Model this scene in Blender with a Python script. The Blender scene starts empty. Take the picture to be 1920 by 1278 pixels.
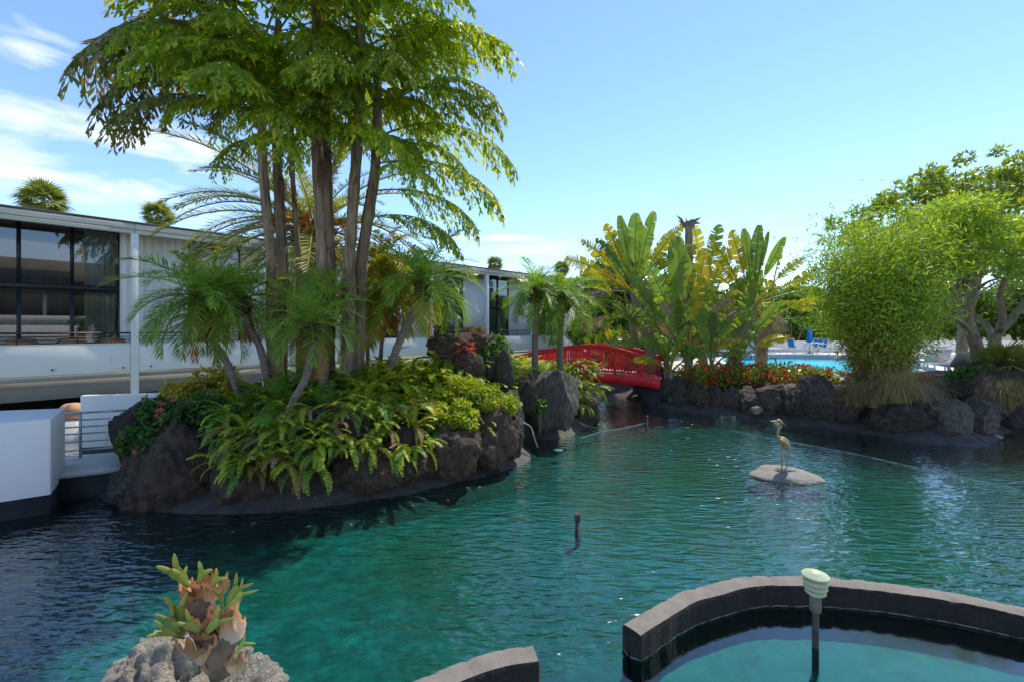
import bpy, bmesh, math, random
import numpy as np
from mathutils import Vector, Matrix, noise, geometry

random.seed(7)
RNG = np.random.default_rng(11)
R = math.radians
scene = bpy.context.scene
COL = scene.collection

# ------------------------------------------------------------------ camera
F, CX, HY, EYE = 853.0, 960.0, 614.0, 2.7       # focal length and horizon in photo pixels, eye height over the water
cam_data = bpy.data.cameras.new('camera')
cam_data.sensor_width = 36.0
cam_data.lens = F / 1920 * 36.0
cam_data.shift_y = -(639 - HY) / 1920
cam_data.clip_end = 5000
cam = bpy.data.objects.new('camera', cam_data)
cam.location = (0, 0, EYE)
cam.rotation_euler = (R(90), 0, 0)
COL.objects.link(cam)
scene.camera = cam

def P(x, y, Y):            # photo pixel at a known depth
    return Vector(((x - CX) / F * Y, Y, EYE - (y - HY) / F * Y))
def W(x, y, z=0.0):        # photo pixel on a horizontal surface of known height
    Y = F * (EYE - z) / (y - HY)
    return Vector(((x - CX) / F * Y, Y, z))

# ------------------------------------------------------------------ sky, sun, exposure
SUN_EL, SUN_AZ = R(60), R(41)       # behind the scene, a little to the right
world = bpy.data.worlds.new('World')
scene.world = world
world.use_nodes = True
wn = world.node_tree
for n in list(wn.nodes): wn.nodes.remove(n)
def wnode(t, **k):
    n = wn.nodes.new(t)
    for a, b in k.items(): setattr(n, a, b)
    return n
def wlink(a, b): wn.links.new(a, b)
def wmath(op, a, b=None, clamp=False):
    n = wnode('ShaderNodeMath', operation=op, use_clamp=clamp)
    for i, v in enumerate((a, b)):
        if v is None: continue
        if isinstance(v, (int, float)): n.inputs[i].default_value = v
        else: wlink(v, n.inputs[i])
    return n.outputs[0]
sky = wnode('ShaderNodeTexSky', sky_type='NISHITA', sun_disc=False, sun_elevation=SUN_EL, sun_rotation=SUN_AZ,
            altitude=1600.0, air_density=1.0, dust_density=0.0, ozone_density=4.2)
tc = wnode('ShaderNodeTexCoord')
sep = wnode('ShaderNodeSeparateXYZ'); wlink(tc.outputs['Generated'], sep.inputs[0])
az = wmath('ARCTAN2', sep.outputs[0], sep.outputs[1])
el = wmath('ARCSINE', sep.outputs[2])
comb = wnode('ShaderNodeCombineXYZ'); wlink(az, comb.inputs[0]); wlink(el, comb.inputs[1])
mp = wnode('ShaderNodeMapping'); mp.inputs['Scale'].default_value = (5.0, 15.0, 1.0); wlink(comb.outputs[0], mp.inputs[0])
nz = wnode('ShaderNodeTexNoise'); nz.inputs['Scale'].default_value = 1.0; nz.inputs['Detail'].default_value = 9.0
nz.inputs['Roughness'].default_value = 0.58; nz.inputs['Distortion'].default_value = 0.3; wlink(mp.outputs[0], nz.inputs['Vector'])
def azel(x, y):
    a = math.atan2(x - CX, F)
    return a, math.atan((HY - y) / F * math.cos(a))
clouds = [  # photo centre, half width, half height in radians, strength
    (azel(225, 262), .25, .036, .95), (azel(370, 280), .10, .030, .8), (azel(60, 105), .055, .030, .9), (azel(30, 322), .08, .016, .8),
    (azel(290, 368), .13, .030, .8), (azel(160, 372), .10, .02, .7), (azel(930, 447), .10, .010, .8), (azel(1010, 470), .17, .020, .55),
    (azel(240, 400), .28, .03, .3), (azel(-300, 200), .22, .05, .8),
    ((-1.9, .32), .35, .08, 1.0), ((-2.7, .22), .3, .06, .9), ((2.6, .30), .4, .09, .9), ((1.75, .2), .2, .04, .7)]
mask = None
for (a0, e0), w, h, s in clouds:
    v = wnode('ShaderNodeVectorMath', operation='SUBTRACT'); wlink(comb.outputs[0], v.inputs[0]); v.inputs[1].default_value = (a0, e0, 0)
    v2 = wnode('ShaderNodeVectorMath', operation='MULTIPLY'); wlink(v.outputs[0], v2.inputs[0]); v2.inputs[1].default_value = (1 / w, 1 / h, 0)
    ln = wnode('ShaderNodeVectorMath', operation='LENGTH'); wlink(v2.outputs[0], ln.inputs[0])
    m = wmath('SUBTRACT', 1.0, ln.outputs['Value'])
    m = wmath('ADD', wmath('MULTIPLY', m, .55), wmath('MULTIPLY', wmath('SUBTRACT', nz.outputs[0], .5), 2.6))
    m = wmath('MULTIPLY', wmath('MULTIPLY', m, 1.7, True), s)
    mask = m if mask is None else wmath('MAXIMUM', mask, m)
mix = wnode('ShaderNodeMix', data_type='RGBA')
wlink(wmath('MULTIPLY', mask, .86), mix.inputs['Factor'])
wlink(sky.outputs[0], mix.inputs['A'])
mix.inputs['B'].default_value = (4.5, 4.6, 4.8, 1)
bg = wnode('ShaderNodeBackground'); bg.inputs['Strength'].default_value = 0.122
wlink(mix.outputs['Result'], bg.inputs['Color'])
wo = wnode('ShaderNodeOutputWorld'); wlink(bg.outputs[0], wo.inputs[0])

sun_dir = Vector((math.sin(SUN_AZ) * math.cos(SUN_EL), math.cos(SUN_AZ) * math.cos(SUN_EL), math.sin(SUN_EL)))
sd = bpy.data.lights.new('sun', 'SUN'); sd.energy = 2.2; sd.angle = R(0.53); sd.color = (1.0, .94, .82)
sun = bpy.data.objects.new('sun', sd); COL.objects.link(sun)
sun.rotation_euler = (-sun_dir).to_track_quat('-Z', 'Y').to_euler()
vs = scene.view_settings
vs.view_transform = 'Standard'; vs.look = 'None'; vs.exposure = 1.3; vs.gamma = 1.0; vs.use_curve_mapping = False
scene.cycles.use_denoising = True
scene.cycles.max_bounces = 8
scene.cycles.transparent_max_bounces = 24
scene.cycles.sample_clamp_indirect = 6
scene.cycles.sample_clamp_direct = 1.5

# ------------------------------------------------------------------ materials
MATS = {}
def new_mat(name):
    m = bpy.data.materials.new(name); m.use_nodes = True
    nt = m.node_tree
    for n in list(nt.nodes): nt.nodes.remove(n)
    out = nt.nodes.new('ShaderNodeOutputMaterial')
    MATS[name] = m
    return m, nt, out
class NT:
    def __init__(s, nt): s.nt = nt
    def n(s, t, ins=None, **k):
        nd = s.nt.nodes.new(t)
        for a, b in k.items(): setattr(nd, a, b)
        for a, b in (ins or {}).items():
            if hasattr(b, 'is_output') or isinstance(b, bpy.types.NodeSocket): s.nt.links.new(b, nd.inputs[a])
            else: nd.inputs[a].default_value = b
        return nd
    def ramp(s, fac, stops):
        nd = s.nt.nodes.new('ShaderNodeValToRGB')
        el_ = nd.color_ramp.elements
        while len(el_) < len(stops): el_.new(.5)
        for e, (p, c) in zip(el_, stops):
            e.position = p; e.color = (*c, 1) if len(c) == 3 else c
        s.nt.links.new(fac, nd.inputs[0])
        return nd.outputs[0]
    def math(s, op, a, b=0.0, clamp=False):
        return s.n('ShaderNodeMath', {0: a, 1: b}, operation=op, use_clamp=clamp).outputs[0]
    def mix(s, f, a, b, blend='MIX'):
        return s.n('ShaderNodeMix', {'Factor': f, 'A': a, 'B': b}, data_type='RGBA', blend_type=blend).outputs['Result']
    def noise(s, vec, scale, detail=4.0, rough=.55, dist=0.0):
        return s.n('ShaderNodeTexNoise', {'Vector': vec, 'Scale': scale, 'Detail': detail, 'Roughness': rough, 'Distortion': dist}).outputs[0]
def c4(c): return (*c, 1.0)

def pbr(name, c1, c2, scale=3.0, rough=.6, bump=.0, bscale=20.0, metal=0.0, spec=.4, stretch=(1, 1, 1), spots=None, per_object=0.0, bdist=.03):
    m, nt, out = new_mat(name); k = NT(nt)
    co = k.n('ShaderNodeTexCoord').outputs['Object']
    mpg = k.n('ShaderNodeMapping', {'Vector': co, 'Scale': stretch}).outputs[0]
    a = k.noise(mpg, scale, 6.0, .6)
    col = k.ramp(a, [(.3, c1), (.72, c2)])
    if spots:
        b = k.noise(mpg, spots[0], 5.0, .65)
        f = k.ramp(b, [(spots[1], (0, 0, 0)), (spots[1] + .08, (1, 1, 1))])
        col = k.mix(f, col, c4(spots[2]))
    if per_object:
        oi = k.n('ShaderNodeObjectInfo').outputs['Random']
        v = k.math('ADD', k.math('MULTIPLY', oi, per_object), 1 - per_object / 2)
        col = k.n('ShaderNodeVectorMath', {0: col, 1: k.n('ShaderNodeCombineXYZ', {0: v, 1: v, 2: v}).outputs[0]}, operation='MULTIPLY').outputs[0]
    ins = {'Base Color': col, 'Roughness': rough, 'Metallic': metal, 'Specular IOR Level': spec}
    if bump:
        hgt = k.noise(mpg, bscale, 8.0, .65)
        ins['Normal'] = k.n('ShaderNodeBump', {'Height': hgt, 'Strength': bump, 'Distance': bdist}).outputs[0]
    p = k.n('ShaderNodeBsdfPrincipled', ins)
    nt.links.new(p.outputs[0], out.inputs[0])
    return m

def leafmat(name, stops, trans=.4, tcol=(1.5, 1.5, .5), rough=.45, tip=None, per_object=.25, gain=1.85):
    """stops: colour by per-leaf random (tint.r); tip: colour mixed in by tint.g (towards the leaf's tip)"""
    m, nt, out = new_mat(name); k = NT(nt)
    at = k.n('ShaderNodeAttribute', attribute_name='tint')
    sp = k.n('ShaderNodeSeparateColor', {0: at.outputs['Color']})
    stops = [(p_, tuple(min(.62, v * gain) for v in c_)) for p_, c_ in stops]
    col = k.ramp(sp.outputs[0], stops)
    if tip:
        col = k.mix(k.ramp(sp.outputs[1], [(tip[1], (0, 0, 0)), (tip[2], (1, 1, 1))]), col, c4(tip[0]))
    oi = k.n('ShaderNodeObjectInfo').outputs['Random']
    v = k.math('ADD', k.math('MULTIPLY', oi, per_object * 2), 1 - per_object)
    col = k.n('ShaderNodeVectorMath', {0: col, 1: k.n('ShaderNodeCombineXYZ', {0: v, 1: v, 2: v}).outputs[0]}, operation='MULTIPLY').outputs[0]
    p = k.n('ShaderNodeBsdfPrincipled', {'Base Color': col, 'Roughness': rough, 'Specular IOR Level': .35})
    tcl = k.n('ShaderNodeVectorMath', {0: col, 1: tcol}, operation='MULTIPLY').outputs[0]
    t = k.n('ShaderNodeBsdfTranslucent', {'Color': tcl})
    mx = k.n('ShaderNodeMixShader', {0: trans, 1: p.outputs[0], 2: t.outputs[0]})
    nt.links.new(mx.outputs[0], out.inputs[0])
    return m

pbr('white_paint', (.73, .69, .63), (.82, .78, .72), 1.3, .55, .06, 30, spots=(1.1, .66, (.6, .58, .55)))
pbr('white_wall', (.78, .735, .67), (.85, .805, .74), .8, .6, .05, 25, stretch=(1.6, 1.6, .3), spots=(2.2, .62, (.66, .61, .54)))
pbr('fascia', (.52, .47, .40), (.72, .67, .58), 2.0, .6, .1, 20, stretch=(.25, 1, 5))
pbr('siding', (.72, .67, .60), (.82, .77, .70), 1.5, .55, .04, 30, stretch=(2, 1, .3))
pbr('roof_dark', (.06, .06, .06), (.14, .13, .12), 2, .8)
pbr('frame', (.012, .012, .013), (.024, .023, .023), 4, .4)
pbr('rail_metal', (.015, .015, .016), (.035, .033, .033), 4, .4)
pbr('steel', (.38, .39, .42), (.5, .51, .53), 5, .3, metal=.9)
pbr('curtain', (.55, .54, .50), (.68, .67, .62), 2, .8, stretch=(3, 1, .2))
pbr('blind', (.24, .33, .34), (.32, .41, .42), 1, .5, stretch=(1, 1, .3))
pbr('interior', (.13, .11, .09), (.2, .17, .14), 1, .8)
pbr('interior_dark', (.03, .026, .022), (.06, .05, .04), 1, .8)
pbr('beam_grey', (.30, .29, .28), (.38, .37, .35), 1.5, .7)
pbr('void_dark', (.012, .012, .013), (.02, .02, .02), 1, .9)
pbr('black_base', (.014, .013, .012), (.032, .029, .027), 3, .65, .15, 18)
pbr('walk_concrete', (.5, .48, .45), (.64, .62, .58), 2.2, .75, .1, 30)
pbr('deck_paving', (.52, .47, .42), (.66, .61, .56), .9, .8, .05, 25)
pbr('coping', (.5, .5, .5), (.62, .62, .62), 2, .7)
pbr('red_paint', (.64, .022, .024), (.78, .034, .036), 2.2, .4, .05, 40, stretch=(1, 1, .4), spots=(4.0, .70, (.36, .02, .02)))
pbr('rattan', (.26, .13, .06), (.42, .24, .12), 9, .6, .3, 60)
pbr('terracotta', (.42, .2, .1), (.55, .31, .17), 4, .7)
pbr('blue_canvas', (.010, .17, .46), (.02, .27, .60), 3, .7)
pbr('white_plastic', (.68, .68, .68), (.76, .76, .76), 3, .4)
pbr('bronze', (.28, .20, .09), (.46, .36, .19), 9, .38, .1, 40, metal=.55, spots=(14, .62, (.2, .15, .1)))
pbr('lamp_green', (.40, .45, .28), (.52, .55, .36), 6, .5, .05, 40, spots=(12, .64, (.3, .32, .24)))
pbr('pipe_dark', (.03, .028, .026), (.09, .08, .075), 12, .6, .2, 40)
pbr('cord', (.01, .09, .1), (.03, .16, .16), 3, .6)
pbr('lava_rock', (.036, .028, .021), (.135, .112, .090), 4.5, .85, .9, 11, per_object=.5, spots=(9, .62, (.15, .14, .13)), bdist=.10)
pbr('lava_brown', (.035, .024, .015), (.14, .098, .064), 3.2, .9, 1.0, 9, stretch=(1.4, 1.4, .7), per_object=.45, spots=(8, .66, (.16, .12, .085)), bdist=.10)
pbr('striated_rock', (.05, .043, .036), (.24, .205, .168), 3.0, .85, .9, 10, stretch=(5.5, .9, 1.4), spots=(5, .67, (.03, .028, .025)), bdist=.09)
pbr('pale_rock', (.36, .31, .245), (.54, .48, .39), 5, .9, 1.0, 22, spots=(16, .57, (.16, .14, .12)), bdist=.07)
pbr('islet_stone', (.19, .17, .145), (.28, .255, .22), 6, .85, .5, 40)
pbr('kerb_mortar', (.145, .124, .105), (.225, .196, .168), 5, .85, .45, 26, spots=(10, .63, (.12, .1, .1)))
pbr('kerb_face', (.007, .006, .006), (.020, .017, .016), 5, .75, .7, 22, spots=(15, .68, (.06, .055, .05)))
pbr('staghorn_core', (.13, .085, .05), (.34, .25, .17), 9, .9, .9, 24, bdist=.05)
pbr('bark_ring', (.15, .115, .085), (.30, .25, .20), 5, .85, .6, 14, stretch=(1, 1, 5))
pbr('bark_fishtail', (.11, .072, .045), (.40, .29, .19), 3.5, .85, .7, 16, stretch=(5, 5, .7), spots=(2.6, .6, (.045, .03, .02)))
pbr('bark_grey', (.16, .115, .078), (.36, .285, .21), 4, .85, .8, 12, stretch=(3, 3, .9))
pbr('fibre', (.05, .027, .014), (.16, .09, .048), 12, .95, .8, 30, stretch=(3, 3, 1))
pbr('bamboo_culm', (.17, .12, .04), (.36, .29, .10), 3, .5, stretch=(4, 4, .6), per_object=.6)
pbr('root_brown', (.10, .07, .045), (.2, .15, .1), 5, .9)
pbr('fruit_orange', (.55, .17, .02), (.80, .33, .04), 6, .6)
pbr('soil', (.025, .018, .012), (.06, .045, .03), 6, .95, .6, 20)
pbr('ground_land', (.10, .10, .05), (.18, .16, .09), .3, .95)

G1, G2, G3, YL = (.030, .085, .014), (.060, .135, .020), (.105, .19, .025), (.30, .29, .03)
leafmat('leaf_pygmy', [(0, (.038, .078, .014)), (.6, (.075, .125, .018)), (1, (.135, .17, .025))], .38, (1.6, 1.5, .45), gain=2.9)
leafmat('leaf_old', [(0, (.30, .20, .02)), (.5, (.50, .26, .03)), (1, (.34, .13, .035))], .35, (1.3, 1.2, .8), gain=1.2)
leafmat('leaf_dead', [(0, (.12, .055, .03)), (1, (.27, .15, .085))], .2, (1.2, 1, .8), gain=1.3)
leafmat('leaf_date', [(0, (.080, .110, .028)), (.6, (.135, .15, .038)), (1, (.24, .215, .06))], .3, (1.4, 1.3, .5), gain=2.3)
leafmat('leaf_areca', [(0, (.14, .20, .02)), (.5, (.28, .28, .025)), (1, (.45, .33, .03))], .4, (1.3, 1.25, .5), gain=1.4)
leafmat('leaf_fishtail', [(0, (.044, .086, .010)), (.45, (.095, .140, .012)), (.8, (.165, .18, .015)), (1, (.24, .215, .02))], .5, (1.7, 1.55, .35), tip=((.13, .07, .03), .93, 1.0), gain=2.6)
leafmat('leaf_fishtail_shade', [(0, (.035, .045, .014)), (.55, (.06, .075, .018)), (1, (.11, .07, .035))], .3, (1.4, 1.2, .5), gain=2.6)  # brownish copy of the fishtail leaf with shade-side darkness put into its colour
leafmat('leaf_banana', [(0, (.055, .105, .018)), (.5, (.085, .135, .024)), (1, (.14, .165, .03))], .38, (1.6, 1.45, .4), .35, tip=((.26, .24, .04), .7, 1.0), per_object=.4, gain=1.9)
leafmat('leaf_banana_yellow', [(0, (.10, .17, .02)), (.45, (.24, .24, .02)), (.8, (.36, .28, .02)), (1, (.38, .2, .02))], .42, (1.3, 1.2, .5), .4, tip=((.42, .22, .02), .55, 1.0), gain=1.6)
leafmat('leaf_banana_dry', [(0, (.17, .11, .065)), (.6, (.30, .22, .14)), (1, (.42, .34, .25))], .2, (1.1, 1, .8), .8, gain=1.2)
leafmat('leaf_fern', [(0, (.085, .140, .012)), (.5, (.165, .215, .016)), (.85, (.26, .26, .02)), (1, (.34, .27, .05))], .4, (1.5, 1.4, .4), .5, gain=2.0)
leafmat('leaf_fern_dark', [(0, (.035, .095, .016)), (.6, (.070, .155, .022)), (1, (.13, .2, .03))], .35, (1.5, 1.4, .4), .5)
leafmat('leaf_fern_dry', [(0, (.15, .085, .035)), (1, (.30, .21, .09))], .25, (1.2, 1, .7), .7, gain=1.3)
leafmat('leaf_shrub', [(0, (.022, .060, .014)), (.6, (.045, .105, .018)), (1, (.095, .165, .03))], .28, (1.5, 1.4, .4), .35)
leafmat('leaf_croton', [(0, (.12, .16, .02)), (.5, (.33, .31, .03)), (.85, (.45, .36, .05)), (1, (.50, .22, .08))], .35, (1.3, 1.2, .5), .4, gain=1.4)
leafmat('leaf_ixora', [(0, (.030, .070, .012)), (.55, (.075, .125, .015)), (.85, (.2, .2, .02)), (1, (.35, .17, .03))], .32, (1.5, 1.4, .4), .35)
leafmat('petal_red', [(0, (.50, .025, .02)), (.6, (.62, .07, .04)), (1, (.66, .2, .08))], .3, (1.2, 1, 1), .5, gain=1.2)
leafmat('petal_pink', [(0, (.62, .06, .10)), (1, (.72, .25, .25))], .3, (1.2, 1, 1), .5, gain=1.1)
leafmat('petal_white', [(0, (.65, .6, .6)), (1, (.75, .7, .72))], .3, (1.1, 1.1, 1.1), .5, gain=1.0)
leafmat('leaf_bamboo', [(0, (.064, .122, .012)), (.5, (.122, .190, .018)), (.9, (.20, .25, .025)), (1, (.35, .3, .06))], .42, (1.5, 1.4, .4), .45, gain=2.2)
leafmat('leaf_bamboo_low', [(0, (.07, .075, .014)), (.5, (.12, .115, .022)), (1, (.25, .17, .06))], .32, (1.4, 1.2, .5), .6)
leafmat('leaf_tree', [(0, (.050, .100, .013)), (.5, (.11, .165, .02)), (.85, (.2, .225, .026)), (1, (.34, .25, .035))], .42, (1.6, 1.45, .4), .4, gain=2.2)
leafmat('leaf_mangrove', [(0, (.035, .075, .014)), (.6, (.075, .125, .022)), (1, (.16, .2, .04))], .3, (1.5, 1.4, .4), .45, gain=2.4)
leafmat('leaf_fan', [(0, (.075, .115, .03)), (.6, (.13, .155, .035)), (1, (.32, .2, .05))], .3, (1.3, 1.2, .5), .45)
leafmat('grass_fountain', [(0, (.10, .135, .025)), (.5, (.25, .22, .07)), (1, (.45, .32, .15))], .32, (1.2, 1.1, .7), .7, tip=((.50, .35, .19), .45, 1.0), gain=1.4)
leafmat('leaf_staghorn', [(0, (.20, .27, .05)), (1, (.33, .36, .10))], .35, (1.3, 1.3, .5), .5, tip=((.44, .42, .12), .6, 1.0), gain=1.3)
leafmat('shield_frond', [(0, (.40, .20, .09)), (.6, (.52, .29, .15)), (1, (.58, .44, .34))], .25, (1.1, 1, .8), .75, gain=1.0)
leafmat('leaf_red', [(0, (.30, .03, .02)), (1, (.45, .10, .06))], .3, (1.2, 1, 1), .4)

# black kerb face with a pale lime line just above the water
def lime_face(name):
    m = MATS['kerb_face']; nt = m.node_tree; k = NT(nt)
    p = next(n for n in nt.nodes if n.type == 'BSDF_PRINCIPLED'); src = p.inputs['Base Color'].links[0].from_socket
    co = k.n('ShaderNodeTexCoord').outputs['Object']; z = k.n('ShaderNodeSeparateXYZ', {0: co}).outputs[2]
    wob = k.math('MULTIPLY', k.math('SUBTRACT', k.noise(co, 3.0, 4), .5), .02)
    zz = k.math('ADD', z, wob)
    f = k.math('MULTIPLY', k.math('GREATER_THAN', zz, .008), k.math('LESS_THAN', zz, .018))
    f = k.math('MULTIPLY', f, k.ramp(k.noise(co, 14, 4), [(.4, (.15, .15, .15)), (.6, (1, 1, 1))]))
    g2 = k.ramp(k.noise(k.n('ShaderNodeMapping', {'Vector': co, 'Scale': (9, 9, 1.2)}).outputs[0], 1.6, 5, .7), [(.56, (0, 0, 0)), (.75, (.35, .35, .35))])   # faint run-off streaks
    col = k.mix(g2, src, (.07, .062, .055, 1)); col = k.mix(f, col, (.24, .23, .21, 1))
    nt.links.new(col, p.inputs['Base Color'])
lime_face('kerb_face')

# glass
m, nt, out = new_mat('glass'); k = NT(nt)
fr = k.n('ShaderNodeFresnel', {'IOR': 1.55}).outputs[0]
t = k.n('ShaderNodeBsdfTransparent', {'Color': (.60, .63, .62, 1)})
g = k.n('ShaderNodeBsdfGlossy', {'Color': (.95, .97, 1, 1), 'Roughness': .01})
mx = k.n('ShaderNodeMixShader', {0: k.math('ADD', k.math('MULTIPLY', fr, 1.6), .06, True), 1: t.outputs[0], 2: g.outputs[0]})
nt.links.new(mx.outputs[0], out.inputs[0])

# water: a tinted clear body over the pond bed with a rippled mirror on top
def water(name, tint, ripples, fres=1.0):
    m, nt, out = new_mat(name); k = NT(nt)
    co = k.n('ShaderNodeTexCoord').outputs['Object']
    h = None
    for (rot, sx, sy, sc, det, dist, amp) in ripples:
        v = k.n('ShaderNodeMapping', {'Vector': co, 'Rotation': (0, 0, R(rot)), 'Scale': (sx, sy, 1)}).outputs[0]
        a = k.math('MULTIPLY', k.noise(v, sc, det, .5, dist), amp)
        h = a if h is None else k.math('ADD', h, a)
    # wind patches: some water is ruffled, some calmer
    gust = k.ramp(k.noise(co, .32, 2.0, .5, .6), [(.33, (.35, .35, .35)), (.62, (1, 1, 1))])
    h = k.math('MULTIPLY', h, gust)
    nrm = k.n('ShaderNodeBump', {'Height': h, 'Strength': 1.0, 'Distance': 1.0}).outputs[0]
    f = k.n('ShaderNodeFresnel', {'IOR': 1.333, 'Normal': nrm}).outputs[0]
    t = k.n('ShaderNodeBsdfTransparent', {'Color': c4(tint)})
    g = k.n('ShaderNodeBsdfGlossy', {'Color': (1, 1, 1, 1), 'Roughness': .085, 'Normal': nrm})
    mx = k.n('ShaderNodeMixShader', {0: k.math('MULTIPLY', f, fres, True), 1: t.outputs[0], 2: g.outputs[0]})
    nt.links.new(mx.outputs[0], out.inputs[0])
    return m
water('pond_water', (.30, .80, .76), [(28, 1.0, 2.8, 3.3, 1.0, .35, .036), (12, 1.0, 2.4, 7.5, 1.0, .3, .014), (-35, 1, 1.5, 16, 2.0, .2, .0022)], 2.2)
water('calm_water', (.30, .80, .76), [(20, 1, 1.4, 3, 2, .3, .0016), (-10, 1, 1.2, 14, 2, .2, .0007)], 2.3)
water('pool_water', (.62, .93, .97), [(10, 1, 1.6, 3, 3, .3, .008)], .3)

# pond bed: teal liner mottled with algae
m, nt, out = new_mat('pond_bed'); k = NT(nt)
co = k.n('ShaderNodeTexCoord').outputs['Object']
a = k.noise(co, .35, 3, .55, .4); b = k.noise(co, 5.5, 8, .78, .2)
c1 = k.ramp(b, [(.36, (.007, .055, .053)), (.52, (.015, .105, .105)), (.68, (.032, .20, .205))])
c2 = k.ramp(b, [(.36, (.006, .046, .036)), (.52, (.011, .080, .062)), (.68, (.018, .125, .098))])
col = k.mix(k.ramp(a, [(.42, (0, 0, 0)), (.58, (1, 1, 1))]), c1, c2)
p = k.n('ShaderNodeBsdfPrincipled', {'Base Color': col, 'Roughness': .9})
nt.links.new(p.outputs[0], out.inputs[0])
m, nt, out = new_mat('basin_bed'); k = NT(nt)
co = k.n('ShaderNodeTexCoord').outputs['Object']
b = k.noise(co, 4.0, 8, .7, .6)
col = k.ramp(b, [(.35, (.020, .105, .075)), (.65, (.045, .175, .135))])
p = k.n('ShaderNodeBsdfPrincipled', {'Base Color': col, 'Roughness': .9})
nt.links.new(p.outputs[0], out.inputs[0])
pbr('pool_paint', (.04, .46, .60), (.07, .54, .66), .8, .6)

# island and bank: mortar apron below, soil above (tint.r = metres in from the waterline)
m, nt, out = new_mat('shore'); k = NT(nt)
co = k.n('ShaderNodeTexCoord').outputs['Object']
at = k.n('ShaderNodeAttribute', attribute_name='tint')
sp = k.n('ShaderNodeSeparateColor', {0: at.outputs['Color']})
n1 = k.noise(co, 4, 7, .62); n2 = k.noise(co, 15, 8, .7)
mort = k.ramp(n1, [(.3, (.036, .030, .025)), (.7, (.088, .076, .064))])
soil = k.ramp(n1, [(.3, (.02, .016, .01)), (.7, (.06, .048, .03))])
edge = k.math('ADD', sp.outputs[0], k.math('MULTIPLY', k.math('SUBTRACT', n1, .5), .25))
col = k.mix(k.ramp(edge, [(.62, (0, 0, 0)), (.70, (1, 1, 1))]), mort, soil)
bp = k.n('ShaderNodeBump', {'Height': n2, 'Strength': .55, 'Distance': .04}).outputs[0]
p = k.n('ShaderNodeBsdfPrincipled', {'Base Color': col, 'Roughness': .75, 'Normal': bp})
nt.links.new(p.outputs[0], out.inputs[0])

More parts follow.
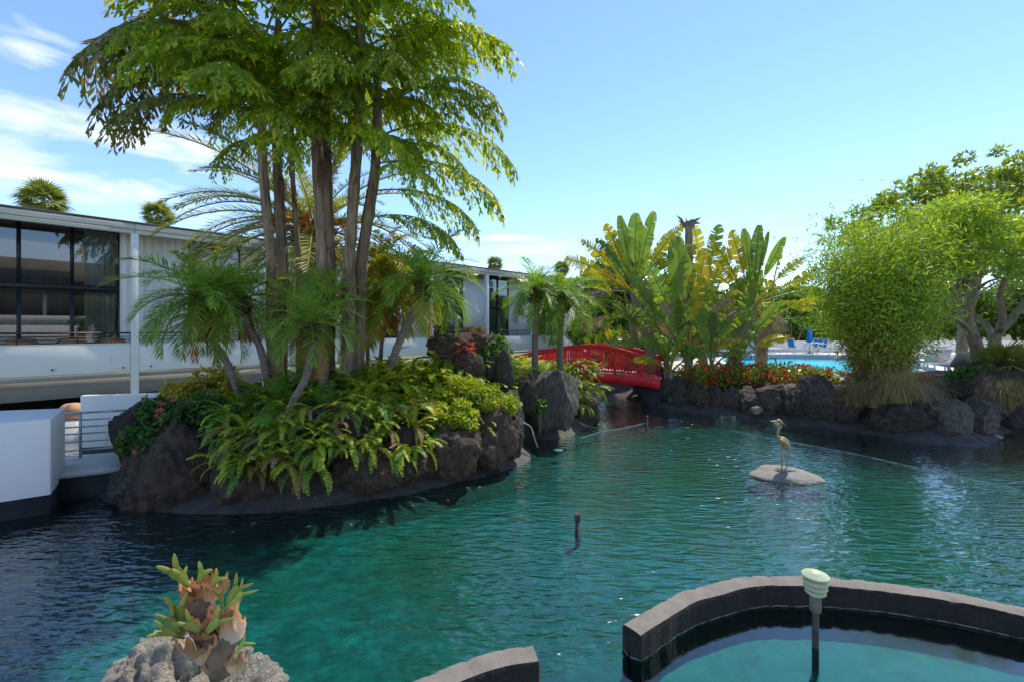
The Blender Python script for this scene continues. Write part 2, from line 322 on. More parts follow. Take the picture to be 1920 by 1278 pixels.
# ------------------------------------------------------------------ mesh helpers
class MB:
    """collects verts, quads and tris (numpy) with a per-vertex tint; build() links them as ONE mesh object"""
    def __init__(s): s.v = []; s.q = []; s.t = []; s.c = []; s.n = 0
    def add(s, v, q=None, t=None, tint=(.5, 0, 0)):
        v = np.asarray(v, dtype=np.float32).reshape(-1, 3)
        if q is not None and len(q): s.q.append(np.asarray(q, dtype=np.int32).reshape(-1, 4) + s.n)
        if t is not None and len(t): s.t.append(np.asarray(t, dtype=np.int32).reshape(-1, 3) + s.n)
        c = np.zeros((len(v), 4), np.float32); c[:, 3] = 1
        tint = np.asarray(tint, dtype=np.float32)
        c[:, :3] = tint
        s.v.append(v); s.c.append(c); s.n += len(v)
        return s
    def tube(s, pts, rad, n=6, tint=(.5, 0, 0), caps=True):
        pts = np.asarray(pts, float); rad = np.broadcast_to(np.asarray(rad, float), (len(pts),))
        T = np.gradient(pts, axis=0); T /= np.linalg.norm(T, axis=1)[:, None] + 1e-9
        ref = np.array([0, 0, 1.0]) if abs(T[:, 2]).mean() < .8 else np.array([1.0, 0, 0])
        A = np.cross(T, ref); A /= np.linalg.norm(A, axis=1)[:, None] + 1e-9
        B = np.cross(T, A)
        an = np.arange(n) * 2 * math.pi / n
        V = (pts[:, None] + rad[:, None, None] * (np.cos(an)[None, :, None] * A[:, None] + np.sin(an)[None, :, None] * B[:, None])).reshape(-1, 3)
        k_ = len(pts)
        i, j = np.meshgrid(np.arange(k_ - 1), np.arange(n), indexing='ij')
        q = np.stack([i * n + j, i * n + (j + 1) % n, (i + 1) * n + (j + 1) % n, (i + 1) * n + j], -1).reshape(-1, 4)
        t = None
        if caps:
            V = np.vstack([V, pts[0], pts[-1]])
            a = np.arange(n); b = (a + 1) % n
            t = np.vstack([np.stack([b, a, np.full(n, k_ * n)], 1), np.stack([(k_ - 1) * n + a, (k_ - 1) * n + b, np.full(n, k_ * n + 1)], 1)])
        return s.add(V, q, t, tint)
    def lathe(s, prof, n=16, at=(0, 0, 0), tint=(.5, 0, 0)):
        """prof: (radius, z) from bottom to top"""
        an = np.arange(n) * 2 * math.pi / n
        pr = np.asarray(prof, float)
        V = np.stack([pr[:, None, 0] * np.cos(an), pr[:, None, 0] * np.sin(an), np.broadcast_to(pr[:, None, 1], (len(pr), n))], -1).reshape(-1, 3) + np.asarray(at)
        i, j = np.meshgrid(np.arange(len(pr) - 1), np.arange(n), indexing='ij')
        q = np.stack([i * n + j, i * n + (j + 1) % n, (i + 1) * n + (j + 1) % n, (i + 1) * n + j], -1).reshape(-1, 4)
        return s.add(V, q, None, tint)
    def box(s, x0, x1, y0, y1, z0, z1):
        v = [(x, y, z) for z in (z0, z1) for y in (y0, y1) for x in (x0, x1)]
        return s.add(v, [(0, 2, 3, 1), (4, 5, 7, 6), (0, 1, 5, 4), (2, 6, 7, 3), (0, 4, 6, 2), (1, 3, 7, 5)])
    def strips(s, b, d, nr, L, w, bend, tint):
        """leaflets: a tapering blade with one bend"""
        N = len(b); L = np.broadcast_to(L, (N,))[:, None]; w = np.broadcast_to(w, (N,))[:, None]
        sd_ = np.cross(d, nr); sd_ /= np.linalg.norm(sd_, axis=1)[:, None] + 1e-9
        mid = b + d * L * .45 + bend * .22
        tip = b + d * L + bend
        V = np.stack([b - sd_ * w * .2, b + sd_ * w * .2, mid - sd_ * w * .5, mid + sd_ * w * .5, tip], 1)
        o = np.arange(N)[:, None] * 5
        q = o + np.array([[0, 1, 3, 2]]); t = o + np.array([[2, 3, 4]])
        tt = np.repeat(tint[:, None, :], 5, axis=1).copy()
        return s.add(V.reshape(-1, 3), q, t, tt.reshape(-1, 3))
    def diamonds(s, b, d, nr, L, w, tint, fold=0.0):
        N = len(b); L = np.broadcast_to(L, (N,))[:, None]; w = np.broadcast_to(w, (N,))[:, None]
        sd_ = np.cross(d, nr); sd_ /= np.linalg.norm(sd_, axis=1)[:, None] + 1e-9
        mid = b + d * L * .45
        V = np.stack([b, mid - sd_ * w * .5 + nr * w * fold, b + d * L, mid + sd_ * w * .5 + nr * w * fold], 1)
        q = np.arange(N)[:, None] * 4 + np.array([[0, 1, 2, 3]])
        return s.add(V.reshape(-1, 3), q, None, np.repeat(tint[:, None, :], 4, axis=1).reshape(-1, 3))
    def mesh(s, name, mat, smooth=False):
        me = bpy.data.meshes.new(name)
        V = np.vstack(s.v); C = np.vstack(s.c)
        Q = np.vstack(s.q) if s.q else np.zeros((0, 4), np.int32)
        T = np.vstack(s.t) if s.t else np.zeros((0, 3), np.int32)
        loops = np.concatenate([Q.ravel(), T.ravel()]).astype(np.int32)
        used, loops = np.unique(loops, return_inverse=True); V, C, loops = V[used], C[used], loops.ravel().astype(np.int32)   # no loose points
        me.vertices.add(len(V)); me.vertices.foreach_set('co', V.ravel())
        me.loops.add(len(loops)); me.loops.foreach_set('vertex_index', loops)
        st = np.concatenate([np.arange(len(Q)) * 4, len(Q) * 4 + np.arange(len(T)) * 3]).astype(np.int32)
        me.polygons.add(len(st)); me.polygons.foreach_set('loop_start', st)
        me.update(calc_edges=True)
        ca = me.attributes.new('tint', 'FLOAT_COLOR', 'POINT'); ca.data.foreach_set('color', C.ravel())
        if smooth: me.polygons.foreach_set('use_smooth', np.ones(len(st), bool))
        me.materials.append(MATS[mat])
        return me
    def build(s, name, mat, parent=None, smooth=False, **kw):
        return link(name, s.mesh(name, mat, smooth), parent, **kw)

def link(name, me, parent=None, loc=None, rot=None, scale=None, mat=None):
    o = bpy.data.objects.new(name, me); COL.objects.link(o)
    if parent: o.parent = parent
    if loc is not None: o.location = loc
    if rot is not None: o.rotation_euler = rot
    if scale is not None: o.scale = scale if hasattr(scale, '__len__') else (scale,) * 3
    return o
def tag(o, label, cat, group=None, kind=None):
    if label: o['label'] = label
    if cat: o['category'] = cat
    if group: o['group'] = group
    if kind: o['kind'] = kind
    return o
def thing(name, label, cat, loc=(0, 0, 0), group=None, rotz=0.0):
    o = bpy.data.objects.new(name, None); COL.objects.link(o)
    o.location = loc; o.rotation_euler = (0, 0, rotz)
    return tag(o, label, cat, group)
def struct(o): o['kind'] = 'structure'; return o
def bx(name, mat, parent, *b, bevel=0.0, **kw):
    o = MB().box(*b).build(name, mat, parent, **kw)
    if bevel:
        md = o.modifiers.new('bevel', 'BEVEL'); md.width = bevel; md.segments = 2
    return o
def norm(a): return a / (np.linalg.norm(a, axis=-1, keepdims=True) + 1e-9)
def smooth_path(pts, n):
    """Catmull-Rom through the given points"""
    p = [Vector(q) for q in pts]
    p = [p[0] * 2 - p[1]] + p + [p[-1] * 2 - p[-2]]
    out = []
    m_ = len(p) - 3
    for i in range(n):
        u = i / (n - 1) * m_; a = min(int(u), m_ - 1); t = u - a
        p0, p1, p2, p3 = p[a:a + 4]
        out.append(.5 * ((2 * p1) + (p2 - p0) * t + (2 * p0 - 5 * p1 + 4 * p2 - p3) * t * t + (3 * p1 - p0 - 3 * p2 + p3) * t ** 3))
    return np.array([tuple(q) for q in out])
def poly_mesh(name, mat, outer, holes=(), z=0.0, parent=None, thick=0.0):
    loops = [[Vector((p[0], p[1], 0)) for p in outer]] + [[Vector((p[0], p[1], 0)) for p in h] for h in holes]
    tris = geometry.tessellate_polygon(loops)
    flat = [p for l in loops for p in l]
    me = bpy.data.meshes.new(name)
    bm = bmesh.new()
    vv = [bm.verts.new((p.x, p.y, z)) for p in flat]
    for t_ in tris:
        try: bm.faces.new([vv[i] for i in t_])
        except ValueError: pass
    bmesh.ops.recalc_face_normals(bm, faces=bm.faces[:])
    if bm.faces and sum(f.normal.z * f.calc_area() for f in bm.faces) < 0: bmesh.ops.reverse_faces(bm, faces=bm.faces[:])
    if thick:
        r = bmesh.ops.extrude_face_region(bm, geom=bm.faces[:])
        bmesh.ops.translate(bm, verts=[g for g in r['geom'] if isinstance(g, bmesh.types.BMVert)], vec=(0, 0, -thick))
        bmesh.ops.recalc_face_normals(bm, faces=bm.faces[:])
    bm.to_mesh(me); bm.free()
    me.materials.append(MATS[mat])
    return link(name, me, parent)

def rock(name, mat, centre, size, seed, rotz=0.0, tilt=(0, 0), cuts=7, rough=.16, sub=5, parent=None):
    """an angular lava stone: a lumpy ball cut by random planes, in metres"""
    rr = random.Random(seed)
    bm = bmesh.new(); bmesh.ops.create_icosphere(bm, subdivisions=sub, radius=1.0)
    planes = []
    for _ in range(cuts):
        n_ = Vector((rr.gauss(0, 1), rr.gauss(0, 1), rr.gauss(0, .8))).normalized()
        planes.append((n_, rr.uniform(.62, .9)))
    off = Vector((seed * 1.37, seed * 2.11, seed * .73))
    for v in bm.verts:
        p = v.co.copy()
        p *= 1 + .30 * noise.noise(p * 1.2 + off)
        for n_, d_ in planes:
            e = p.dot(n_) - d_
            if e > 0: p -= n_ * e * .92
        q = p * 2.2 + off
        crag = noise.ridged_multi_fractal(q, .9, 2.1, 5, 1.0, 2.0) - 1.1
        cell = noise.voronoi(p * 1.9 + off)[0]
        p *= 1.06 + rough * (noise.fractal(q * 1.6, .8, 2.1, 6) * .5 + crag * .22 - (.25 if cell[1] - cell[0] < .09 else 0))
        v.co = p
    for f in bm.faces: f.smooth = True
    me = bpy.data.meshes.new(name); bm.to_mesh(me); bm.free()
    me.materials.append(MATS[mat])
    return link(name, me, parent, loc=centre, rot=(tilt[0], tilt[1], rotz), scale=(size[0] / 2, size[1] / 2, size[2] / 2))

# ------------------------------------------------------------------ the setting: pond, island, bank, land, pool
def inside(poly, X, Y):
    r = np.zeros(X.shape, bool); n_ = len(poly)
    for i in range(n_):
        x1, y1 = poly[i][:2]; x2, y2 = poly[(i + 1) % n_][:2]
        c = ((y1 > Y) != (y2 > Y)) & (X < (x2 - x1) * (Y - y1) / (y2 - y1 + 1e-12) + x1)
        r ^= c
    return r
def sdist(poly, X, Y):
    """metres in from the outline (negative outside)"""
    d = np.full(X.shape, 1e9); n_ = len(poly)
    for i in range(n_):
        a = np.array(poly[i][:2]); b = np.array(poly[(i + 1) % n_][:2]); ab = b - a
        t = np.clip(((X - a[0]) * ab[0] + (Y - a[1]) * ab[1]) / (ab @ ab + 1e-9), 0, 1)
        d = np.minimum(d, np.hypot(X - a[0] - t * ab[0], Y - a[1] - t * ab[1]))
    return np.where(inside(poly, X, Y), d, -d)
def round_poly(pts, n=140):
    p = [Vector((q[0], q[1], 0)) for q in pts]
    p = [p[-1]] + p + [p[0], p[1]]
    m_ = len(pts); out = []
    for i in range(n):
        u = i / n * m_; a = int(u); t = u - a
        p0, p1, p2, p3 = p[a:a + 4]
        q = .5 * ((2 * p1) + (p2 - p0) * t + (2 * p0 - 5 * p1 + 4 * p2 - p3) * t * t + (3 * p1 - p0 - 3 * p2 + p3) * t ** 3)
        out.append((q.x, q.y))
    return out
def vnoise(X, Y, s, seed):
    o = np.empty(X.size)
    for i, (x, y) in enumerate(zip(X.ravel(), Y.ravel())): o[i] = noise.fractal(Vector((x * s, y * s, seed)), 1.0, 2.0, 4)
    return o.reshape(X.shape)
def terrain(name, poly, prof, bounds, step, extra=None, amp=.12, cut=-1.3):
    x0, x1, y0, y1 = bounds
    xs = np.arange(x0, x1 + step, step); ys = np.arange(y0, y1 + step, step)
    X, Y = np.meshgrid(xs, ys)
    d = sdist(poly, X, Y)
    nz_ = vnoise(X, Y, .9, 3.3)
    dd = d + nz_ * .10
    Z = np.interp(dd, [a for a, b in prof], [b for a, b in prof])
    Z += nz_ * amp * np.clip(d, 0, 1)
    if extra is not None: Z = extra(X, Y, Z, d)
    h, w = X.shape
    i, j = np.meshgrid(np.arange(h - 1), np.arange(w - 1), indexing='ij')
    q = np.stack([i * w + j, i * w + j + 1, (i + 1) * w + j + 1, (i + 1) * w + j], -1).reshape(-1, 4)
    keep = (d.ravel()[q] > cut).any(axis=1)
    tint = np.zeros((X.size, 3)); tint[:, 0] = np.clip(d.ravel(), 0, 1)
    o = MB().add(np.stack([X, Y, Z], -1).reshape(-1, 3), q[keep], None, tint).build(name, 'shore', None, True)
    struct(o)
    def height(x, y):
        fx = min(max((x - x0) / step, 0), w - 1.001); fy = min(max((y - y0) / step, 0), h - 1.001)
        a, b = int(fx), int(fy); u, v = fx - a, fy - b
        return Z[b, a] * (1 - u) * (1 - v) + Z[b, a + 1] * u * (1 - v) + Z[b + 1, a] * (1 - u) * v + Z[b + 1, a + 1] * u * v
    return height

def w2(x, y): q = W(x, y); return (q.x, q.y)
ISLAND = round_poly([w2(188, 932), w2(245, 953), w2(350, 960), w2(500, 957), w2(650, 944), w2(760, 925), w2(850, 903), w2(920, 890),
                     w2(980, 868), w2(994, 852), w2(972, 838), w2(985, 818), w2(1040, 822), w2(1105, 800), w2(1124, 782), w2(1122, 766), w2(1106, 744),
                     (2.6, 19.0), (.2, 20.0), (-2.2, 16.5), (-5.0, 12.0), (-6.9, 9.6), (-7.1, 8.2)], 200)
def island_extra(X, Y, Z, d):
    hill = 1.05 * np.exp(-(((X + .3) / 1.3) ** 2 + ((Y - 11.0) / 1.1) ** 2)) + .35 * np.exp(-(((X + 2.5) / 2.2) ** 2 + ((Y - 10) / 1.6) ** 2))
    return Z + hill * np.clip(d / 1.2, 0, 1)
island_h = terrain('island_ground', ISLAND, [(-1.2, -.8), (-.35, -.14), (0, 0), (.3, .17), (.55, .30), (.72, .55), (1.0, .82), (1.5, 1.02), (2.4, 1.2), (4, 1.35)],
                   (-8.2, 4.4, 6.0, 21.0), .11, island_extra)

BANK = [w2(1160, 742), w2(1200, 753), w2(1250, 765), w2(1300, 773), w2(1360, 781), w2(1420, 788), w2(1490, 797), w2(1560, 803), w2(1620, 812), w2(1680, 822), w2(1740, 831),
        w2(1800, 836), w2(1856, 838), w2(1872, 828), w2(1890, 812), w2(1925, 808), w2(1990, 812), (18.5, 11.4), (30, 10.5), (45, 10.5), (45, 36), (5.2, 36), (4.4, 24), (4.0, 19)]
def bank_extra(X, Y, Z, d):
    bed = .42 * np.exp(-(((X - 14.3) / 2.4) ** 2 + ((Y - 13.9) / 1.5) ** 2))
    return Z + bed * np.clip(d / 1.2, 0, 1)
bank_h = terrain('bank_ground', BANK, [(-1.2, -.8), (-.3, -.13), (0, 0), (.3, .13), (.55, .24), (.8, .50), (1.1, .82), (1.5, .97), (3.2, .98), (4.2, .9), (5.2, -.6)],
                 (3.2, 22.0, 9.3, 21.0), .13, bank_extra, .08)

POOL = round_poly([(9.6, 19.5), (11.4, 24.6), (14.5, 27.5), (19.0, 27.2), (20.2, 23.6), (17.6, 19.4), (14.6, 17.0), (11.2, 17.0)], 80)
deck_outer = [(4.7, 19.0), (6.5, 17.4), (8.4, 16.2), (9.9, 14.4), (10.8, 13.4), (12.3, 12.9), (14.2, 14.6), (17, 14.6), (22, 14.0), (45, 13.5), (45, 35.8), (5.3, 35.8), (4.7, 24)]
struct(poly_mesh('pool_deck', 'deck_paving', deck_outer, [POOL], 1.045))
pc = np.array(POOL); cen = pc.mean(0)
outp = cen + (pc - cen) * 1.0; inn = pc + norm(pc - cen) * -.02; rim = pc + norm(pc - cen) * .34
n_ = len(pc); idx = np.arange(n_); nx = (idx + 1) % n_
ring = MB(); ring.add(np.vstack([np.c_[inn, np.full(n_, .84)], np.c_[inn, np.full(n_, 1.10)], np.c_[rim, np.full(n_, 1.10)], np.c_[rim, np.full(n_, 1.0)]]),
                      np.vstack([np.stack([k_ * n_ + idx, k_ * n_ + nx, (k_ + 1) * n_ + nx, (k_ + 1) * n_ + idx], 1) for k_ in range(3)]))
pool = thing('swimming_pool', 'turquoise freeform swimming pool with pale coping behind the red flowering hedge', 'pool', (0, 0, 0))
ring.build('coping', 'coping', pool)
basin = MB(); basin.add(np.vstack([np.c_[pc, np.full(n_, 1.02)], np.c_[pc, np.full(n_, .80)], [[cen[0], cen[1], .78]]]),
                        np.stack([idx, n_ + idx, n_ + nx, nx], 1), np.stack([n_ + idx, np.full(n_, 2 * n_), n_ + nx], 1))
basin.build('basin', 'pool_paint', pool)
poly_mesh('water', 'pool_water', POOL, (), .99, pool)
land = poly_mesh('ground', 'ground_land', [(-900, 36), (5.2, 36), (45, 36), (45, 10.5), (900, 10.5), (900, 1800), (-900, 1800)], (), .97)
struct(land)

# curved kerb walls of the small basin close by
def kerb(name, label, path, width, z1, n=60, close=True):
    pts = smooth_path([(x, y, 0) for x, y in path], n)[:, :2]
    T = np.gradient(pts, axis=0); T = norm(T); S = np.stack([-T[:, 1], T[:, 0]], 1)
    jit = np.array([noise.noise(Vector((p[0] * 3, p[1] * 3, 1.7))) for p in pts])
    rows = []
    for off, z in ((-.5, -.9), (-.5, z1 - .03), (-.43, z1 - .005), (-.15, z1), (.15, z1), (.43, z1 - .005), (.5, z1 - .03), (.5, -.9)):
        chip = np.array([noise.fractal(Vector((p[0] * 9, p[1] * 9, off * 4)), .8, 2.2, 4) for p in pts])
        edge_row = .3 < abs(off) < .5 or (abs(off) == .5 and z > 0)
        wv = width * off + jit * .012 - np.sign(off) * np.clip(chip, 0, 1) * (.018 if edge_row else .004)
        rows.append(np.c_[pts + S * wv[:, None], np.full(n, z) + ((jit * .010 - np.clip(chip, 0, 1) * (.016 if edge_row else .003)) if z > 0 else 0)])
    V = np.stack(rows, 1); k_ = len(rows)
    i, j = np.meshgrid(np.arange(n - 1), np.arange(k_ - 1), indexing='ij')
    q = np.stack([i * k_ + j, (i + 1) * k_ + j, (i + 1) * k_ + j + 1, i * k_ + j + 1], -1).reshape(-1, 4)
    root = thing(name, label, 'wall', (0, 0, 0))
    top = MB(); side = MB()
    tq = (q[:, 0] % k_ >= 2) & (q[:, 0] % k_ <= 4)
    top.add(V.reshape(-1, 3), q[tq]); side.add(V.reshape(-1, 3), q[~tq])
    # broken end faces
    for e, st in ((0, -1), (n - 1, 1)):
        P_ = V[e]
        c = P_.mean(0); c[2] = z1 * .45
        c[:2] += T[e] * st * .045
        ring_ = np.vstack([P_, c])
        side.add(ring_, None, [(a, a + 1, k_) if st < 0 else (a + 1, a, k_) for a in range(k_ - 1)])
    top.build('coping', 'kerb_mortar', root, True); side.build('wall_face', 'kerb_face', root, True)
    return pts
KZ = .215
def wk(x, y): q = W(x, y, KZ); return (q.x, q.y)
k1 = kerb('basin_wall', 'low curved dark mortar wall sweeping round the calm basin with the tiered lamp', [wk(1186, 1180), wk(1265, 1130), wk(1345, 1101), wk(1420, 1087), wk(1530, 1087), wk(1650, 1096), wk(1780, 1116), wk(1930, 1146), wk(2120, 1190)], .20, KZ, 220)
k2 = kerb('wall_stub', 'short stub of dark mortar wall with a rounded end across the gap', [wk(1004, 1222), wk(940, 1232), wk(860, 1258), wk(700, 1330), wk(520, 1430)], .20, KZ, 110)
basin_poly = [tuple(p) for p in k1[::3]] + [(5.5, 2.0), (5.2, .8), (-.6, .8)] + [tuple(p) for p in k2[::-1][-77::3]]
struct(poly_mesh('basin_water', 'calm_water', basin_poly, (), 0.0))
struct(poly_mesh('pond_water', 'pond_water', [(-45, -6), (60, -6), (60, 42), (-45, 42)], [basin_poly], 0.0))
struct(poly_mesh('pond_bed', 'pond_bed', [(-70, -30), (80, -30), (80, 60), (-70, 60)], (), -.24))
struct(poly_mesh('basin_bed', 'basin_bed', basin_poly, (), -.20))

# ------------------------------------------------------------------ apartment building
LF = math.hypot(805.0, F); DN = 19.36
bdir = Vector((805 / LF, F / LF, 0)); bnor = Vector((-F / LF, 805 / LF, 0))
def s_at(x, off): return (LF * LF / (1765.0 - x) - 805) * (DN + off) / F
BR = math.atan2(bdir.y, bdir.x)
bld = thing('apartment_building', 'long two-storey grey white apartment block with flat roof and tall dark framed windows', 'building', tuple(bnor * DN), rotz=BR)
X0, X1 = -9.63, 28.4
posts = [-5.63 + 4 * i for i in range(9)]
WALL_Y = .8
rf = bx('roof', 'roof_dark', bld, X0, X1, -.16, 9.0, 6.10, 6.16)
for i in range(len(posts) + 1):
    a = X0 if i == 0 else posts[i - 1]; b = posts[i] if i < len(posts) else X1
    bx('fascia', 'fascia', rf, a + .004, b - .004, -.11, .16, 5.92, 6.095, bevel=.012)
    bx('fascia', 'fascia', rf, a + .004, b - .004, -.05, .14, 5.78, 5.915, bevel=.012)
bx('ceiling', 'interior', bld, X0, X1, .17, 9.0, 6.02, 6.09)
for s_ in posts:
    bx('post', 'white_paint', bld, s_ - .10, s_ + .10, -.085, .10, -.8, 5.775, bevel=.012)
pan = None
for i in range(len(posts) + 1):
    a = X0 if i == 0 else posts[i - 1] + .105; b = posts[i] - .105 if i < len(posts) else X1
    pan = bx('parapet', 'white_wall', bld, a, b, -.055, .085, 1.28, 2.17, bevel=.012)
    bx('coping', 'white_paint', pan, a, b, -.075, .105, 2.172, 2.20, bevel=.008)
    r_ = MB()
    rail = bx('railing', 'rail_metal', bld, a, b, .0, .045, 2.50, 2.55)
    for z in (2.30, 2.40): bx('bar', 'rail_metal', rail, a, b, .012, .03, z, z + .02)
    nn = max(2, round((b - a) / 1.25))
    for j in range(nn + 1): bx('baluster', 'rail_metal', rail, a + (b - a) * j / nn - .015, a + (b - a) * j / nn + .015, .005, .04, 2.2, 2.5)
bx('floor_slab', 'beam_grey', bld, X0, X1, .09, 8.0, 1.10, 1.26)
bx('beam', 'beam_grey', bld, X0, X1, 1.25, 1.55, .42, 1.09)
bx('undercroft_shade_wall', 'void_dark', bld, X0, X1, 5.2, 5.4, -.9, 1.09)  # near-black wall: the darkness under the floor is put into its colour
bx('rear_wall', 'interior', bld, X0, X1, 6.2, 6.4, 1.27, 6.01)
for s_ in posts + [X0 + .1, X1 - .1]: bx('party_wall', 'interior', bld, s_ - .07, s_ + .07, WALL_Y + .1, 6.15, 1.27, 6.01)
bx('end_wall', 'white_wall', bld, X1 + .004, X1 + .2, .2, 9, -.8, 6.0)
for x, y in ((98, 692), (231, 688), (283, 685)):   # small lamps on the parapet
    s_ = s_at(x, -.06); z = EYE - (y - HY) / F * (DN * LF / (1765 - x))
    l = MB(); l.lathe([(.001, .06), (.05, .05), (.06, .02), (.062, 0)], 12)
    o = l.build('lamp', 'white_plastic', bld, True, loc=(s_, -.056, z), rot=(R(90), 0, 0))
    MB().lathe([(.001, .075), (.026, .066), (.03, .045)], 10).build('lens', 'frame', o, True)

def corrugated(a, b, z0=1.27, z1=5.95):
    xs, ys = [], []
    x = a; ph = 0; steps = [(.10, 0), (.025, -.05), (.07, -.05), (.025, 0)]
    y = WALL_Y; xs.append(x); ys.append(y)
    while x < b - .001:
        w_, yy = steps[ph % 4]; x = min(b, x + w_); ys.append(WALL_Y + yy if w_ == .025 else ys[-1]); xs.append(x); ph += 1
    n_ = len(xs)
    V = np.vstack([np.c_[xs, ys, np.full(n_, z0)], np.c_[xs, ys, np.full(n_, z1)]])
    i = np.arange(n_ - 1)
    MB().add(V, np.stack([i, i + 1, n_ + i + 1, n_ + i], 1)).build('siding_panel', 'siding', bld)
def flat_wall(a, b): bx('wall_panel', 'white_wall', bld, a, b, WALL_Y, WALL_Y + .1, 1.27, 5.98)

def curtain(a, b, z0, z1, y, mat, parent, amp=.035, wl=.13):
    n_ = max(12, int((b - a) / wl * 8)); xs = np.linspace(a, b, n_)
    ys = y + amp * np.sin((xs - a) / wl * 2 * math.pi + .6 * np.sin(xs * 5))
    V = np.vstack([np.c_[xs, ys, np.full(n_, z0)], np.c_[xs, ys, np.full(n_, z1)]]); i = np.arange(n_ - 1)
    MB().add(V, np.stack([i, i + 1, n_ + i + 1, n_ + i], 1)).build('curtain', mat, parent, True)
def window(a, b, cols, cover='dark', z0=1.27, z1=5.96, tr=3.86):
    root = bx('window', 'frame', bld, a, b, WALL_Y - .03, WALL_Y + .07, tr, tr + .2)
    for z, h in ((z0, .1), (z1 - .1, .1)): bx('frame', 'frame', root, a, b, WALL_Y - .02, WALL_Y + .06, z, z + h)
    xs = [a] + cols + [b]
    for x in xs:
        w_ = .05 if x not in (a, b) else .045
        for zz in ((z0 + .102, tr - .002), (tr + .202, z1 - .102)):
            bx('mullion', 'frame', root, max(x - w_, a), min(x + w_, b), WALL_Y - .025, WALL_Y + .065, *zz)
    for x, x2 in zip(xs[:-1], xs[1:]):
        for zz in ((z0 + .1, tr), (tr + .2, z1 - .1)):
            v = [(x, WALL_Y + .02, zz[0]), (x2, WALL_Y + .02, zz[0]), (x2, WALL_Y + .02, zz[1]), (x, WALL_Y + .02, zz[1])]
            MB().add(v, [(0, 1, 2, 3)]).build('pane', 'glass', root)
    if cover == 'blind':
        for x, x2 in zip(xs[:-1], xs[1:]):
            for zz in ((z0 + .1, tr), (tr + .2, z1 - .1)): bx('blind', 'blind', root, x + .05, x2 - .05, WALL_Y + .12, WALL_Y + .14, *zz)
    elif cover == 'half':
        for zz in ((z0 + .05, tr), (tr + .2, z1 - .05)): curtain(b - .85, b - .05, *zz, WALL_Y + .25, 'curtain', root)
    elif cover == 'sides':
        curtain(a + .05, a + .5, z0, z1 - .05, WALL_Y + .25, 'curtain', root)
    return root
S = lambda x: s_at(x, WALL_Y)
window(-5.4, -1.9, [-4.2, -3.0], 'half'); corrugated(-9.5, -5.4); corrugated(-1.9, -1.45)
window(-1.45, S(224), [S(35), S(135)], 'half')
corrugated(S(224), S(352)); window(S(352), S(450), [(S(352) + S(450)) / 2], 'dark')
corrugated(S(450), 7.5); window(7.5, 9.6, [8.55], 'dark'); corrugated(9.6, S(698)); window(S(698), S(746), [(S(698) + S(746)) / 2], 'sides')
corrugated(S(746), S(812)); window(S(812), S(868), [S(839)], 'blind'); flat_wall(S(868), S(916)); window(S(916), S(953), [S(933)], 'blind')
flat_wall(S(953), S(1006)); window(S(1006), S(1022), [], 'dark'); flat_wall(S(1022), 28.3)
# furniture seen through the big window
tv = thing('fireplace', 'dark square fireplace set in the pale wall inside the lit living room', 'fireplace', tuple(bnor * DN), rotz=BR)
bx('chimney_breast', 'curtain', tv, S(60) - 1.2, S(112) + .5, 5.7, 6.15, 1.27, 4.9); bx('opening', 'void_dark', tv, S(60) - .1, S(60) + 1.1, 5.66, 5.72, 1.6, 2.7)

# two-storey wing across the water behind the viewer (seen in the window glass)
opp = thing('opposite_wing', 'white apartment wing with dark roof band mirrored in the tall window glass', 'building', (10, -11, 0), rotz=BR)
bx('wall', 'white_wall', opp, -22, 18, -5, 0, -.8, 2.9); bx('upper_wall', 'interior_dark', opp, -22, 18, -5, -1.2, 2.91, 5.6); bx('roof', 'roof_dark', opp, -22.3, 18.3, -5.2, .3, 5.61, 8.4)
bx('parapet', 'white_paint', opp, -22, 18, -.15, .02, 2.92, 3.7)
for i in range(11): bx('post', 'white_paint', opp, -22 + 4 * i - .12, -22 + 4 * i + .12, -.35, -.16, 2.92, 5.6)

struct(bx('terrace', 'walk_concrete', None, -14, 9, -9.5, -.7, -.9, 1.05))     # unseen terrace the picture is taken from, added to bounce fill light

# rattan chairs on the walkway behind the parapet
def rattan_chair(x, lab, rz):
    s_ = s_at(x, .42); p = bnor * (DN + .42) + bdir * s_
    t = thing('rattan_chair', lab, 'chair', (p.x, p.y, 1.262), 'rattan chairs on the walkway', rz)
    MB().lathe([(.001, .40), (.30, .40), (.33, .44), (.30, .49), (.001, .50)], 18).build('seat', 'rattan', t, True)
    bk = MB(); an = np.linspace(R(20), R(160), 16)
    for z, rr, e in ((.62, .33, .9), (.78, .36, .95), (.94, .37, 1.0), (1.05, .33, 1.0)):
        bk.tube(np.c_[rr * np.cos(an), rr * np.sin(an) * e, np.full(16, z) + .03 * np.sin(an)], .022, 6)
    rows = [np.c_[.31 * np.cos(an), .31 * np.sin(an), np.full(16, .48)], np.c_[.355 * np.cos(an), .355 * np.sin(an), np.full(16, .8)], np.c_[.34 * np.cos(an), .34 * np.sin(an), 1.0 + .10 * np.sin(an) ** 2]]
    V = np.vstack(rows); i, j = np.meshgrid(np.arange(2), np.arange(15), indexing='ij')
    bk.add(V, np.stack([i * 16 + j, i * 16 + j + 1, (i + 1) * 16 + j + 1, (i + 1) * 16 + j], -1).reshape(-1, 4))
    bk.build('backrest', 'rattan', t, True)
    for a in (45, 135, 225, 315):
        c, s2 = math.cos(R(a)), math.sin(R(a))
        MB().tube([(c * .26, s2 * .26, .41), (c * .3, s2 * .3, 0)], .022, 6).build('leg', 'rattan', t)
rattan_chair(40, 'round backed rattan chair on the walkway by the first window mullion', BR + R(180))
rattan_chair(137, 'round backed rattan chair on the walkway in front of the fireplace window', BR + R(180))
rattan_chair(214, 'rattan chair on the walkway where the white curtain ends', BR + R(160))

